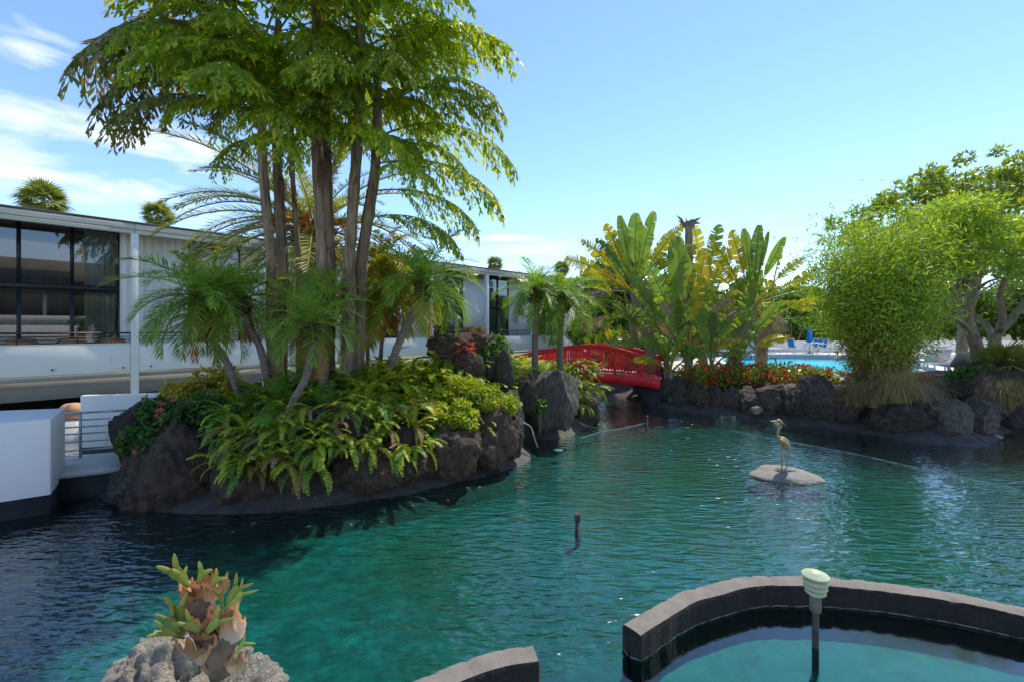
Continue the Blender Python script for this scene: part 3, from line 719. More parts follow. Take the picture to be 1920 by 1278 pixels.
# ------------------------------------------------------------------ white block, service walk and railing at the left
zt = 1.37
c = [W(-260, 815, zt), W(95, 785, zt), W(122, 764.5, zt), W(-160, 775, zt)]
blk = thing('white_block', 'chunky white wall end with a slanting corner and black foot in the water', 'wall', (c[1].x, c[1].y, 0))
def prism(pts, z0, z1, grow=0.0):
    cc = sum(pts, Vector()) / len(pts); n_ = len(pts)
    pp = [(p - cc) * (1 + grow) + cc - Vector((c[1].x, c[1].y, 0)) for p in pts]
    v = [(p.x, p.y, z0) for p in pp] + [(p.x, p.y, z1) for p in pp]
    return MB().add(v, [(i, (i + 1) % n_, n_ + (i + 1) % n_, n_ + i) for i in range(n_)] + [(n_, n_ + 1, n_ + 2, n_ + 3)])
o = prism(c, .272, zt).build('upper_block', 'white_wall', blk)
md = o.modifiers.new('bevel', 'BEVEL'); md.width = .012; md.segments = 2
prism(c, -.8, .27, -.004).build('base', 'black_base', blk)

sw = thing('service_walk', 'narrow pale concrete footbridge from the white block to the planted island', 'footbridge', (0, 0, 0))
a0, a1, b0, b1 = W(100, 889, .42), W(262, 871, .42), W(100, 856, .42), W(262, 843, .42)
def slab(name, mat, parent, q, z0, z1):
    v = [(p.x, p.y, z0) for p in q] + [(p.x, p.y, z1) for p in q]
    return MB().add(v, [(0, 1, 5, 4), (1, 2, 6, 5), (2, 3, 7, 6), (3, 0, 4, 7), (4, 5, 6, 7), (3, 2, 1, 0)]).build(name, mat, parent)
slab('deck', 'walk_concrete', sw, [a0, a1, b1, b0], .34, .42)
slab('girder', 'black_base', sw, [a0 * .995 + b0 * .005, a1 * .995 + b1 * .005, b1, b0], -.8, .338)
rl = thing('walk_railing', 'steel railing of thin horizontal bars along the pale footbridge', 'railing', (0, 0, 0))
ra, rb = b0 * .82 + a0 * .18, b1 * .82 + a1 * .18
for z in (.55, .70, .84, .96, 1.08, 1.21):
    MB().tube([(ra.x, ra.y, z), (rb.x, rb.y, z)], .014 if z < 1.2 else .02, 8).build('bar', 'steel', rl, True)
for f_ in (.0, .30, .99):
    p = ra.lerp(rb, f_); MB().tube([(p.x, p.y, .415), (p.x, p.y, 1.23)], .02, 8).build('upright', 'steel', rl, True)
pa, pb = P(150, 741, 9.3), P(275, 731, 9.6)
gate = thing('white_screen', 'flat white screen wall behind the thin bar railing', 'wall', (pa.x, pa.y, 0))
d_ = (pb - pa); d_.z = 0
ln_ = d_.length; gate.rotation_euler = (0, 0, math.atan2(d_.y, d_.x))
bx('panel', 'white_wall', gate, 0, ln_ + 1.0, 0, .12, .24, pa.z, bevel=.02)
bx('footing', 'black_base', gate, .0, ln_ + 1.0, .004, .116, -.8, .238)
pot = W(134, 812, .35); pot = P(135, 800, 11.2)
pt = thing('clay_urn', 'round terracotta urn standing on a plinth behind the white screen', 'urn', (pot.x, pot.y, 0))
MB().lathe([(.12, .45), (.2, .5), (.25, .62), (.24, .74), (.17, .82), (.13, .84), (.001, .845)], 20).build('bowl', 'terracotta', pt, True)
bx('plinth', 'walk_concrete', pt, -.3, .3, -.3, .3, -.8, .452)

# ------------------------------------------------------------------ red footbridge
br = thing('red_footbridge', 'arched red painted wooden footbridge with close set balusters', 'bridge', (0, 0, 0))
BL, BRr = Vector((.04, 18.5, 0)), Vector((4.83, 15.8, 0))
ax = (BRr - BL).normalized(); bn = Vector((-ax.y, ax.x, 0)); blen = (BRr - BL).length
tz = [(-.22, 1.30), (0, 1.53), (.23, 1.83), (.46, 2.03), (.6, 2.08), (.735, 2.04), (.87, 1.87), (1.0, 1.64), (1.08, 1.52)]
railz = lambda t: float(np.interp(t, [a for a, b in tz], [b for a, b in tz]))
dz_ = [(-.22, .62), (0, .80), (.3, 1.0), (.6, 1.07), (.95, 1.02), (1.08, .94)]
deckz = lambda t: float(np.interp(t, [a for a, b in dz_], [b for a, b in dz_]))
def sweep(name, mat, side, ts, zo0, zo1, w0, w1, parent, line=railz):
    V, n_ = [], len(ts)
    for t in ts:
        p = BL + (BRr - BL) * t; z = line(t)
        for w_, zz in ((w0, zo0), (w1, zo0), (w1, zo1), (w0, zo1)):
            q = p + bn * (side + w_); V.append((q.x, q.y, z + zz))
    Q = [(i * 4 + j, i * 4 + (j + 1) % 4, (i + 1) * 4 + (j + 1) % 4, (i + 1) * 4 + j) for i in range(n_ - 1) for j in range(4)] + [(0, 3, 2, 1), (n_ * 4 - 4, n_ * 4 - 3, n_ * 4 - 2, n_ * 4 - 1)]
    return MB().add(V, Q).build(name, mat, parent)
T1 = list(np.linspace(-.2, 1.06, 24))
BW = 1.45
bal = MB().box(-.019, .019, -.019, .019, 0, 1.0).mesh('baluster', 'red_paint')
post_me = MB().box(-.05, .05, -.05, .05, 0, 1.0).mesh('post', 'red_paint')
brz = math.atan2(ax.y, ax.x)
for side in (0, BW):
    sweep('handrail', 'red_paint', side, T1, -.045, 0, -.08, .08, br)
    sweep('upper_rail', 'red_paint', side, T1, -.16, -.048, -.055, -.022, br)
    sweep('lower_rail', 'red_paint', side, T1, .03, .10, -.055, -.023, br, deckz)
    sweep('stringer', 'red_paint', side, T1, -.36, -.004, -.075, -.01, br, deckz)
    nb = 58
    for i in range(nb):
        t = -.19 + 1.24 * i / (nb - 1); p = BL + (BRr - BL) * t + bn * (side + .0)
        z0, z1 = deckz(t), railz(t)
        if i % 8 == 4: link('post', post_me, br, (p.x, p.y, z0 - .2), (0, 0, brz), (1, 1, z1 - z0 + .19))
        else: link('baluster', bal, br, (p.x, p.y, z0 + .05), (0, 0, brz), (1, 1, z1 - z0 - .09))
bw = .118; nbd = int(blen * 1.26 / .125)
board = MB().box(-bw / 2, bw / 2, .01, BW - .01, -.035, 0).mesh('deck_board', 'coping')
for i in range(nbd):
    t = -.2 + 1.26 * (i + .5) / nbd; p = BL + (BRr - BL) * t
    sl = math.atan2(deckz(t + .01) - deckz(t - .01), .02 * blen)
    o = link('deck_board', board, br, (p.x, p.y, deckz(t) + .012)); o.rotation_euler = (0, -sl, brz)
for t in (-.1, 1.0):
    p = BL + (BRr - BL) * t
    bx('abutment', 'beam_grey' if t < 0 else 'black_base', br, -.35, .35, -.0, BW + .1, -1.0, deckz(t) - .37, loc=(p.x, p.y, 0), rot=(0, 0, brz))

# ------------------------------------------------------------------ plants: frond and leaf builders
def rnd(*s): return RNG.random(s)
def frond_mb(L, elev, curve, n, ll, lw, ang=58, vee=22, droop=.35, start=.14, r=.012, jit=.12, hang=0.0):
    """a feather frond starting at the origin along +X"""
    m = MB(); K = 20
    t = np.linspace(0, 1, K)
    th = np.radians(elev - curve * t ** 1.25)
    x = np.concatenate([[0], np.cumsum(np.cos(th[:-1]) * L / (K - 1))]); z = np.concatenate([[0], np.cumsum(np.sin(th[:-1]) * L / (K - 1))])
    sway = .05 * L * np.sin(t * 2.2) * RNG.normal()
    y = sway * t
    m.tube(np.c_[x, y, z], r * (1 - .85 * t) + .001, 4, (.75, 0, 0), False)
    for sd_ in (-1, 1):
        ti = np.clip(np.linspace(start, .995, n) + RNG.normal(0, .25 / n, n), start, 1)
        b = np.c_[np.interp(ti, t, x), np.interp(ti, t, y), np.interp(ti, t, z)]
        h = np.interp(ti, t, th)
        Tn = np.c_[np.cos(h), 0 * h, np.sin(h)]; U = np.c_[-np.sin(h), 0 * h, np.cos(h)]; Sd = np.tile([0, sd_, 0], (n, 1))
        a = np.radians(ang * (1.12 - .55 * ti)) + RNG.normal(0, jit, n)
        v = np.radians(vee) + RNG.normal(0, jit * 1.3, n)
        d = np.cos(a)[:, None] * Tn + np.sin(a)[:, None] * (np.cos(v)[:, None] * Sd + np.sin(v)[:, None] * U)
        d = norm(d + np.array([0, 0, -hang]))
        prof = np.sin(np.pi * np.clip(.16 + .78 * ti, 0, 1)) ** .7
        Lf = ll * prof * (1 + RNG.normal(0, .07, n))
        nr = norm(U - (U * d).sum(1)[:, None] * d + 1e-6)
        bend = np.c_[0 * h, 0 * h, -droop * Lf * (.7 + .6 * rnd(n))]
        tint = np.c_[rnd(n), ti, 0 * ti]
        m.strips(b, d, nr, Lf, lw * (.8 + .4 * rnd(n)), bend, tint)
    return m
ELEV = [82, 66, 50, 36, 22, 8, -8, -26, -46]
def frond_set(name, mat, L, curve, n, ll, lw, seeds=2, old='leaf_old', **k):
    out_ = []
    for i, e in enumerate(ELEV):
        for s_ in range(seeds):
            f = frond_mb(L, e, curve * (.55 + .45 * math.cos(R(e))) + 8, n, ll, lw, **k)
            out_.append((e, f.mesh(name, mat)))
    olds = [frond_mb(L * .9, e, curve * .7, int(n * .8), ll * .85, lw, **k).mesh(name, old) for e in (-40, -62)]
    return out_, olds
PYG = frond_set('frond', 'leaf_pygmy', 1.0, 72, 40, .27, .0145, droop=.24, vee=30)
ARE = frond_set('frond', 'leaf_areca', 1.0, 70, 34, .30, .026, droop=.3, old='leaf_old')
DAT = frond_set('frond', 'leaf_date', 1.0, 62, 85, .115, .0075, droop=.15, vee=30, r=.008)
DEAD = [frond_mb(1.0, e, 40, 30, .2, .012, droop=.9, hang=.5).mesh('frond', 'leaf_dead') for e in (-35, -60)]

def add_fronds(t, top, fset, n, L, e_hi=80, e_lo=-35, n_old=2, seed=0, dead=0, az_bias=None, olds=None):
    rr = random.Random(seed)
    for i in range(n):
        f = i / max(1, n - 1)
        e = e_hi + (e_lo - e_hi) * f ** .85 + rr.uniform(-7, 7)
        cand = sorted(fset[0], key=lambda q: abs(q[0] - e))[:2]
        me = rr.choice(cand)[1]
        az_ = i * 2.39996 + rr.uniform(-.25, .25)
        s_ = L * rr.uniform(.86, 1.1) * (1 - .25 * (f < .12))
        link('frond', me, t, tuple(top), (rr.uniform(-.12, .12), 0, az_), s_)
    for i in range(n_old):
        o = link('frond', rr.choice(olds or fset[1]), t, tuple(top), (0, 0, rr.uniform(0, 6.28)), L * rr.uniform(.8, 1.0)); o['label'] = 'yellow old frond hanging low'
    for i in range(dead):
        o = link('frond', rr.choice(DEAD), t, (top[0], top[1], top[2] - .08), (0, 0, rr.uniform(0, 6.28)), L * rr.uniform(.7, .95)); o['label'] = 'brown withered frond hanging down'

def palm_trunk(t, pts, r0, r1, mat='bark_ring', n=26, sides=10, ring=.0):
    p = smooth_path(pts, n); rad = np.linspace(r0, r1, n)
    rad = rad * (1 + .07 * np.sin(np.arange(n) * 2.4)) + ring
    MB().tube(p, rad, sides).build('trunk', mat, t, True)
def crown_head(t, top, r, h, seed=1):
    """fibrous brown leaf bases below the fronds"""
    m = MB(); top = np.array(top)
    prof = [(r * .55, -h), (r * .95, -h * .75), (r * 1.1, -h * .45), (r * .95, -h * .15), (r * .6, h * .1), (.001, h * .25)]
    m.lathe(prof, 12, top)
    n_ = 110; a = rnd(n_) * 6.28; z = -h + rnd(n_) * h * 1.15
    rad = np.interp(z, [q[1] for q in prof], [q[0] for q in prof]) * .9
    b = np.c_[np.cos(a) * rad, np.sin(a) * rad, z] + top
    d = norm(np.c_[np.cos(a), np.sin(a), .9 + rnd(n_)])
    m.strips(b, d, norm(np.c_[-np.sin(a), np.cos(a), 0 * a]), r * (.6 + .7 * rnd(n_)), r * .2, np.zeros((n_, 3)), np.c_[rnd(n_), 0 * a, 0 * a])
    m.build('crown_base', 'fibre', t)
def loc3(v, root): return (v[0] - root[0], v[1] - root[1], v[2] - root[2])

def pygmy(label, base, pts, L, n, r=.075, e_hi=80, e_lo=-38, n_old=2, dead=1, fset=PYG, seed=0, group='pygmy date palms', cat='palm tree', name='pygmy_palm', head=True):
    t = thing(name, label, cat, tuple(base), group)
    pl = [loc3(p, base) for p in pts]
    palm_trunk(t, [(0, 0, -.25)] + pl, r, r * .78)
    top = pl[-1]
    if head: crown_head(t, (top[0], top[1], top[2] + .02), r * 1.75, .30 * L, seed)
    add_fronds(t, (top[0], top[1], top[2] + .05), fset, n, L, e_hi, e_lo, n_old, seed, dead)
    return t
def on_island(x, y, Y): q = P(x, y, Y); return Vector((q.x, q.y, island_h(q.x, q.y) - .03))
pygmy('pygmy date palm with shaggy brown crown and curving trunk at the island front', on_island(535, 805, 7.75), [P(545, 765, 7.75), P(572, 710, 7.75), P(584, 648, 7.75), P(583, 612, 7.75)], 1.05, 36, .07, 82, -22, 2, 3, seed=1)
pygmy('pygmy date palm leaning towards the building with long drooping fronds', on_island(470, 730, 8.7), [P(430, 690, 8.7), P(400, 640, 8.7), P(384, 590, 8.7), P(378, 560, 8.7)], 1.45, 40, .075, 78, -34, 4, 2, seed=2)
pygmy('slim pygmy date palm leaning behind the shaggy crowned one', on_island(512, 720, 9.1), [P(490, 660, 9.1), P(466, 610, 9.1), P(455, 565, 9.1)], 1.1, 28, .075, 75, -22, 3, 1, seed=3)
pygmy('upright pygmy date palm between the fishtail trunks', on_island(607, 715, 8.9), [P(606, 680, 8.9), P(602, 620, 8.9), P(600, 560, 8.9)], 1.0, 26, .085, 76, -15, 1, 0, seed=4)
pygmy('pygmy date palm with a swept trunk beside the waterfall rocks', on_island(716, 695, 9.7), [P(745, 650, 9.7), P(768, 600, 9.7), P(785, 560, 9.7), P(793, 532, 9.7)], 1.4, 38, .085, 80, -25, 3, 0, seed=5)
pygmy('straight pygmy date palm by the bridge, closer to the waterfall rocks', Vector((P(1003, 668, 13.6).x, 13.6, 1.1)), [P(1003, 640, 13.6), P(1006, 590, 13.6), P(1003, 548, 13.6)], 1.3, 40, .11, 80, -32, 1, 0, seed=6)
pygmy('straight pygmy date palm by the bridge, closer to the traveller palms', Vector((P(1050, 668, 14.0).x, 14.0, 1.1)), [P(1050, 640, 14), P(1051, 600, 14), P(1055, 562, 14)], 1.5, 42, .11, 80, -36, 3, 0, seed=7)
pygmy('yellowing clump palm in front of the dark window', on_island(712, 690, 10.6), [P(716, 640, 10.6), P(728, 590, 10.6), P(712, 545, 10.6)], 1.5, 26, .05, 72, -30, 5, 1, ARE, 8, 'yellow palms', 'palm tree', 'areca_palm', False)
pygmy('low yellow green feathery palm behind the fishtail trunks', on_island(690, 690, 11.2), [P(690, 640, 11.2), P(700, 560, 11.2), P(715, 500, 11.2)], 1.6, 22, .05, 80, -20, 3, 0, ARE, 9, 'yellow palms', 'palm tree', 'areca_palm', False)

# the big date palm behind the fishtails
base = on_island(585, 690, 12.0)
t = thing('date_palm', 'large date palm with arching grey green fronds and orange fruit stalks behind the fishtail palms', 'palm tree', tuple(base))
top = loc3(P(588, 430, 12.2), base)
palm_trunk(t, [(0, 0, -.3), (0, .05, top[2] * .5), top], .27, .24, 'fibre', 20, 12)
crown_head(t, top, .42, 1.0)
add_fronds(t, top, DAT, 46, 3.9, 82, -38, 9, 21)
for az_, e, L_ in ((178, 30, 4.1), (184, 42, 4.2), (172, 18, 4.2), (188, 8, 3.9), (168, 6, 3.6), (196, 22, 4.0), (180, -6, 3.4), (176, 50, 4.0)):
    me = min(DAT[0], key=lambda q: abs(q[0] - e))[1]
    link('frond', me, t, top, (0, 0, R(az_)), L_)
for i in range(9):
    a = R(200 + i * 19 + 10 * random.random()); L_ = 1.0 + .5 * random.random(); m = MB()
    p0 = np.array(top) + (0, 0, .1); dr = np.array([math.cos(a), math.sin(a), 0])
    pts = [p0 + dr * L_ * u + np.array([0, 0, .5 * L_ * (u - 1.1 * u * u)]) for u in np.linspace(0, 1, 8)]
    m.tube(pts, np.linspace(.022, .008, 8), 5)
    for j in range(34):
        q = pts[-1] + np.array([random.gauss(0, .09), random.gauss(0, .09), .1 - .45 * random.random()])
        m.tube([pts[-2 - j % 4], (pts[-2 - j % 4] + q) / 2 + np.array([0, 0, .05]), q], .006, 3, caps=False)
        m.lathe([(.001, -.02), (.018, 0), (.001, .02)], 5, q)
    m.build('fruit_stalk', 'fruit_orange', t)['kind'] = 'stuff'

# fishtail palms
def fishtail_mb(L, elev, curve, npin, plen, lf):
    m = MB(); K = 18
    t = np.linspace(0, 1, K); th = np.radians(elev - curve * t ** 1.3)
    x = np.concatenate([[0], np.cumsum(np.cos(th[:-1]) * L / (K - 1))]); z = np.concatenate([[0], np.cumsum(np.sin(th[:-1]) * L / (K - 1))])
    m.tube(np.c_[x, 0 * x, z], .022 * (1 - .8 * t) + .003, 5, (.4, 0, 0), False)
    B, D, Nn, LL, WW, TT = [], [], [], [], [], []
    for sd_ in (-1, 1):
        for i in range(npin):
            ti = .22 + .78 * (i + .3 * random.random()) / npin
            b = np.array([np.interp(ti, t, x), 0, np.interp(ti, t, z)]); h = np.interp(ti, t, th)
            a = R(62 - 34 * ti) + random.gauss(0, .12)
            pl = plen * (math.sin(math.pi * (.2 + .68 * ti)) ** .8) * random.uniform(.85, 1.1)
            d = np.array([math.cos(a) * math.cos(h), sd_ * math.sin(a) * .9, math.cos(a) * math.sin(h) + .10])
            nl = max(4, int(pl / (lf * .36)))
            u = np.linspace(.12, 1, nl)
            pp = b + d * pl * u[:, None] + np.array([0, 0, -1.0]) * (pl * .6 * u ** 1.7)[:, None]
            m.tube(np.vstack([b, pp]), .006, 3, (.3, 0, 0), False)
            for s2 in (-1, 1):
                perp = norm(np.cross(d, [0, 0, 1.0])) * s2
                dd = norm(d * .40 + perp * .42 + np.array([0, 0, -.75]) + RNG.normal(0, .24, (nl, 3)))
                B.append(pp); D.append(dd); Nn.append(norm(np.tile(np.cross(d, perp), (nl, 1)) + RNG.normal(0, .35, (nl, 3))))
                LL.append(lf * (.7 + .6 * rnd(nl))); WW.append(lf * (.30 + .26 * rnd(nl)))
                TT.append(np.c_[np.clip(random.gauss(.5, .2) + RNG.normal(0, .16, nl), 0, 1), np.full(nl, ti), 0 * u])
    b, d, nr, Lf, w, tint = (np.concatenate(q) for q in (B, D, Nn, LL, WW, TT))
    nr = norm(nr - (nr * d).sum(1)[:, None] * d)
    sd2 = norm(np.cross(d, nr)); N = len(b); Lc, wc = Lf[:, None], w[:, None]
    V = np.stack([b, b + d * Lc * .72 - sd2 * wc * .42, b + d * Lc * .80, b + d * Lc * 1.05 + sd2 * wc * .35, b + d * Lc * .5 + sd2 * wc * .36], 1)   # a wedge with a ragged fishtail end
    o = np.arange(N)[:, None] * 5
    m.add(V.reshape(-1, 3), o + np.array([[0, 1, 2, 4]]), o + np.array([[2, 3, 4]]), np.repeat(tint[:, None], 5, 1).reshape(-1, 3))
    return m
FISH = {(e, shaded_): fishtail_mb(3.0, e, cv + 14, 13, .85, .185).mesh('frond', 'leaf_fishtail_shade' if shaded_ else 'leaf_fishtail')
        for e, cv in ((72, 74), (50, 76), (28, 66), (8, 50), (-15, 35)) for shaded_ in (0, 1)}
def fish_frond(t, at, az_, e, s_, brown=0):  # brown picks the leaf copy painted for the shade side
    key = min(FISH, key=lambda q: abs(q[0] - e) + 1000 * (q[1] != brown))
    link('frond', FISH[key], t, at, (random.uniform(-.25, .25), 0, R(az_)), s_ / 3.0)
stems = [  # base px, top px, depth, radius, fronds (pixel on the stem, azimuth, elevation, metres, shade-side copy)
    (513, 495, 80, 9.3, .115, [(165, 178, 28, 3.6, 1), (215, 186, 28, 3.0, 1), (95, 182, 28, 4.0, 1), (30, 172, 50, 3.3, 1), (150, 235, 28, 2.5, 0), (0, 215, 50, 3.0, 1)]),
    (528, 522, 40, 9.6, .115, [(120, 200, 28, 3.2, 1), (50, 165, 30, 3.6, 1), (190, 250, 28, 2.3, 0), (-30, 190, 48, 3.4, 0), (230, 215, 28, 2.0, 0), (0, 280, 35, 2.6, 0)]),
    (562, 550, 120, 9.8, .065, [(240, 240, 28, 1.7, 0), (200, 300, 28, 1.9, 0), (140, 210, 50, 2.1, 0)]),
    (604, 596, -60, 9.2, .13, [(190, 222, 25, 3.1, 0), (80, 290, 35, 2.7, 0), (10, 240, 48, 3.0, 0), (-40, 190, 48, 3.2, 0), (250, 330, 15, 2.5, 0), (150, 120, 25, 2.6, 0), (60, 20, 48, 3.0, 0)]),
    (618, 612, -120, 9.9, .12, [(60, 255, 25, 2.8, 0), (-60, 330, 48, 3.2, 0), (-90, 180, 48, 3.4, 0), (120, 10, 25, 2.8, 0), (200, 310, 8, 2.2, 0), (280, 350, 25, 2.4, 0)]),
    (650, 676, -40, 9.4, .135, [(215, 348, 25, 3.1, 0), (130, 5, 48, 3.2, 0), (60, 335, 48, 3.3, 0), (10, 15, 70, 3.4, 0), (-30, 350, 48, 3.6, 0), (170, 270, 15, 2.4, 0), (20, 285, 48, 2.8, 0)]),
    (668, 708, 110, 9.7, .135, [(300, 356, 8, 2.9, 0), (260, 12, 25, 3.1, 0), (210, 340, 25, 3.0, 0), (150, 2, 48, 3.2, 0), (120, 320, 48, 2.8, 0), (360, 5, 5, 2.4, 0), (410, 350, 8, 2.2, 0), (330, 315, 5, 2.0, 0)]),
]
fish_lab = ['fishtail palm stem with dusky fronds reaching out over the roof', 'slender fishtail palm stem beside the dusky fronded one', 'thinnest fishtail palm stem in the clump', 'tall straight fishtail palm stem in the middle of the clump',
            'fishtail palm stem twinned with the tall straight one', 'thick fishtail palm stem bowing towards the bridge', 'outermost leaning fishtail palm stem with yellow green fronds']
for si, (bxp, txp, typ, Yd, rad, frs) in enumerate(stems):
    base = on_island(bxp, 700, Yd); base.x = (bxp - CX) / F * Yd
    t = thing('fishtail_palm', fish_lab[si], 'palm tree', tuple(base), 'fishtail palm clump')
    topv = P(txp, typ, Yd)
    mid = P(bxp * .55 + txp * .45 - (6 if txp > bxp else -3), 480, Yd)
    path = smooth_path([(0, 0, -.2), loc3(P(bxp + (txp - bxp) * .12, 620, Yd), base), loc3(mid, base), loc3(P(txp - 3, (typ + 480) / 2, Yd), base), loc3(topv, base)], 46)
    rad_ = np.linspace(rad * 1.1, rad * .6, 46) * (1 + .06 * np.sin(np.arange(46) * 1.9 + si))
    MB().tube(path, rad_, 10).build('trunk', 'bark_fishtail', t, True)
    for j in range(7):                                  # old leaf sheaths clasping the stem
        i0 = 8 + j * 5 + random.randint(0, 2); i1 = min(45, i0 + 6)
        m = MB(); an = np.linspace(0, 3.6, 7) + random.random() * 6.28
        rows = []
        for q in range(i0, i1): rows.append(np.c_[path[q, 0] + (rad_[q] * (1.10 + .07 * (q - i0) / 5)) * np.cos(an), path[q, 1] + rad_[q] * (1.10 + .07 * (q - i0) / 5) * np.sin(an), np.full(7, path[q, 2]) + .10 * np.cos(an - an[3]) * (q == i1 - 1)])
        nr_ = len(rows); ii, jj = np.meshgrid(np.arange(nr_ - 1), np.arange(6), indexing='ij')
        m.add(np.vstack(rows), np.stack([ii * 7 + jj, ii * 7 + jj + 1, (ii + 1) * 7 + jj + 1, (ii + 1) * 7 + jj], -1).reshape(-1, 4))
        m.build('leaf_sheath', 'bark_fishtail', t, True)
    for (fy, az_, e, L_, shaded) in frs:
        k_ = int(np.argmin(abs(path[:, 2] + base.z - P(txp, fy, Yd).z)))
        fish_frond(t, tuple(path[k_]), az_, e, L_, shaded)
    for j in range(5):
        k_ = random.randint(33, 44); fish_frond(t, tuple(path[k_]), random.choice((200, 235, 265, 300, 335, 20, 160)) + random.uniform(-15, 15), random.choice((48, 25, 5, 25)), random.uniform(1.8, 2.6), 0)
    hi = path[-1]
    for j in range(4): fish_frond(t, tuple(path[-1 - j * 3]), j * 95 + si * 40, 70 - 12 * j, 2.8)
    for j in range(2):                                  # dry flower stalks
        q = path[30 + 5 * j]; m = MB()
        for u in range(26):
            dx, dy = random.gauss(0, .07), random.gauss(0, .07)
            m.tube([tuple(q + np.array([.1, -.1, .05])), (q[0] + .18 + dx * .6, q[1] - .2 + dy * .6, q[2] - .15), (q[0] + .2 + dx, q[1] - .22 + dy, q[2] - .45 - .2 * random.random())], .006, 3, caps=False)
        if si in (1, 3, 4): m.build('flower_stalk', 'leaf_dead', t)['kind'] = 'stuff'

# traveller palms: big paddle leaves in a fan
def paddle(t, root, ang, L_pet, L_bl, width, mat, bend=.5, twist=0.0, splits=.25, fan=0.0, depth=0.0, name='leaf', label=None):
    """leaf in the fan plane: ang from vertical (+ = right); fan = turn of the fan plane about z"""
    m = MB(); K = 26
    t_ = np.linspace(0, 1, K); Lt = L_pet + L_bl
    a = R(ang) + np.sign(ang) * bend * t_ ** 2 * (.35 + abs(math.sin(R(ang))))
    st = Lt / (K - 1)
    x = np.concatenate([[0], np.cumsum(np.sin(a[:-1]) * st)]); z = np.concatenate([[0], np.cumsum(np.cos(a[:-1]) * st)])
    y = depth * t_ ** 2 * Lt
    pts = np.c_[x, y, z]
    m.tube(pts, np.interp(t_, [0, .3, 1], [.045, .028, .006]), 5, (.8, 0, 0), False)
    ns = 46; tb = L_pet / Lt + (1 - L_pet / Lt) * np.linspace(0, 1, ns)
    C = np.c_[np.interp(tb, t_, x), np.interp(tb, t_, y), np.interp(tb, t_, z)]; al = np.interp(tb, t_, a)
    u = np.linspace(0, 1, ns); wp = width * np.clip(np.sin(np.pi * np.clip(u * .93 + .04, 0, 1)), 0, 1) ** .55
    Tn = np.c_[np.sin(al), 0 * al, np.cos(al)]; Sd = np.c_[np.cos(al), 0 * al, -np.sin(al)]; Nn = np.array([0, -1.0, 0])
    for sgn in (-1, 1):
        i = 0
        while i < ns - 1:
            g = 1 + int(random.random() < .6) + (0 if random.random() < splits * 1.5 else random.randint(1, 8)); j = min(ns - 1, i + g)
            tw = twist + random.gauss(0, .10 + splits * .35); sag = random.random() * splits * .5; short = 1 - splits * .35 * random.random()
            pr = random.random() * .5 + .25
            idx_ = np.arange(i, j + 1)
            fw = .30
            wv = Sd[idx_] * sgn * math.cos(tw) + Nn * math.sin(tw) * (1 if sgn > 0 else -1) + Tn[idx_] * fw
            e_ = C[idx_] + wv * (wp[idx_] * .5 * short)[:, None] + np.array([0, 0, -1]) * sag * wp[idx_][:, None] * .5
            if splits > .1: e_ += (C[(i + j) // 2] - C[idx_]) * .30 + Tn[idx_] * wp[idx_][:, None] * .10 * random.random()
            mid_ = C[idx_] * .5 + e_ * .5 + Nn * (-.05 * width)
            n2 = len(idx_)
            V = np.vstack([C[idx_], mid_, e_]); q = np.arange(n2 - 1)
            Q = np.vstack([np.stack([q, q + 1, n2 + q + 1, n2 + q], 1), np.stack([n2 + q, n2 + q + 1, 2 * n2 + q + 1, 2 * n2 + q], 1)])
            tn = np.zeros((3 * n2, 3)); tn[:, 0] = np.clip(pr + RNG.normal(0, .04, 3 * n2), 0, 1); tn[n2:2 * n2, 1] = .45 * u[idx_]; tn[2 * n2:, 1] = .55 + .45 * rnd(n2) * (.4 + .6 * u[idx_])
            m.add(V, Q, None, tn)
            i = j
    o = m.build(name, mat, t, True, loc=root, rot=(0, 0, fan))
    if label: o['label'] = label
    return o
GR, YE, DR = 'leaf_banana', 'leaf_banana_yellow', 'leaf_banana_dry'
def traveller(label, bpx, Yd, stem, leaves, rad=.16, zb=None):
    base = P(bpx, 700, Yd); base.z = (bank_h(base.x, base.y) if zb is None else zb) - .05
    t = thing('traveller_palm', label, 'palm tree', tuple(base), 'traveller palms')
    pl = [loc3(P(*q, Yd), base) for q in stem]
    palm_trunk(t, [(0, 0, -.2)] + pl, rad * 1.15, rad * .9, 'bark_grey', 22, 12)
    top = pl[-1]
    for (dx, ang, lp, lb, w, mt, bd, sp_, fan, dep) in leaves:
        paddle(t, (top[0] + dx, top[1] + random.uniform(-.06, .06), top[2] - .06), ang, lp, lb, w, mt, bd, random.gauss(0, .25), sp_, R(fan), dep)
    return t
traveller('traveller palm leaning over the bridge end with yellowing outer paddles', 1238, 16.2, [(1215, 640), (1196, 585), (1188, 545)], [
    (0, 2, 1.1, 1.75, .62, GR, .12, .04, 10, .05), (0, 12, 1.2, 1.7, .6, GR, .15, .1, 0, -.05), (0, -9, 1.2, 1.6, .42, GR, .12, .03, -15, .0), (0, -20, 1.2, 1.4, .50, YE, .3, .25, -5, -.1),
    (-.05, -38, 1.2, 1.4, .50, YE, .45, .5, 0, -.1), (-.05, -55, 1.3, 1.45, .55, YE, .5, .6, 5, -.05), (-.05, -68, 1.2, 1.2, .45, GR, .6, .55, 10, -.1), (.05, 28, 1.2, 1.6, .55, YE, .45, .4, 0, -.1),
    (.05, 42, 1.3, 1.5, .55, YE, .6, .55, 5, -.05), (.05, 58, 1.1, 1.4, .5, GR, .7, .5, 10, -.1), (0, -84, .9, 1.1, .42, DR, .7, .6, 0, -.1), (.05, 100, .7, 1.2, .4, DR, .8, .6, 0, -.15), (0, -30, 1.0, 1.3, .45, GR, .4, .4, 30, .2)])
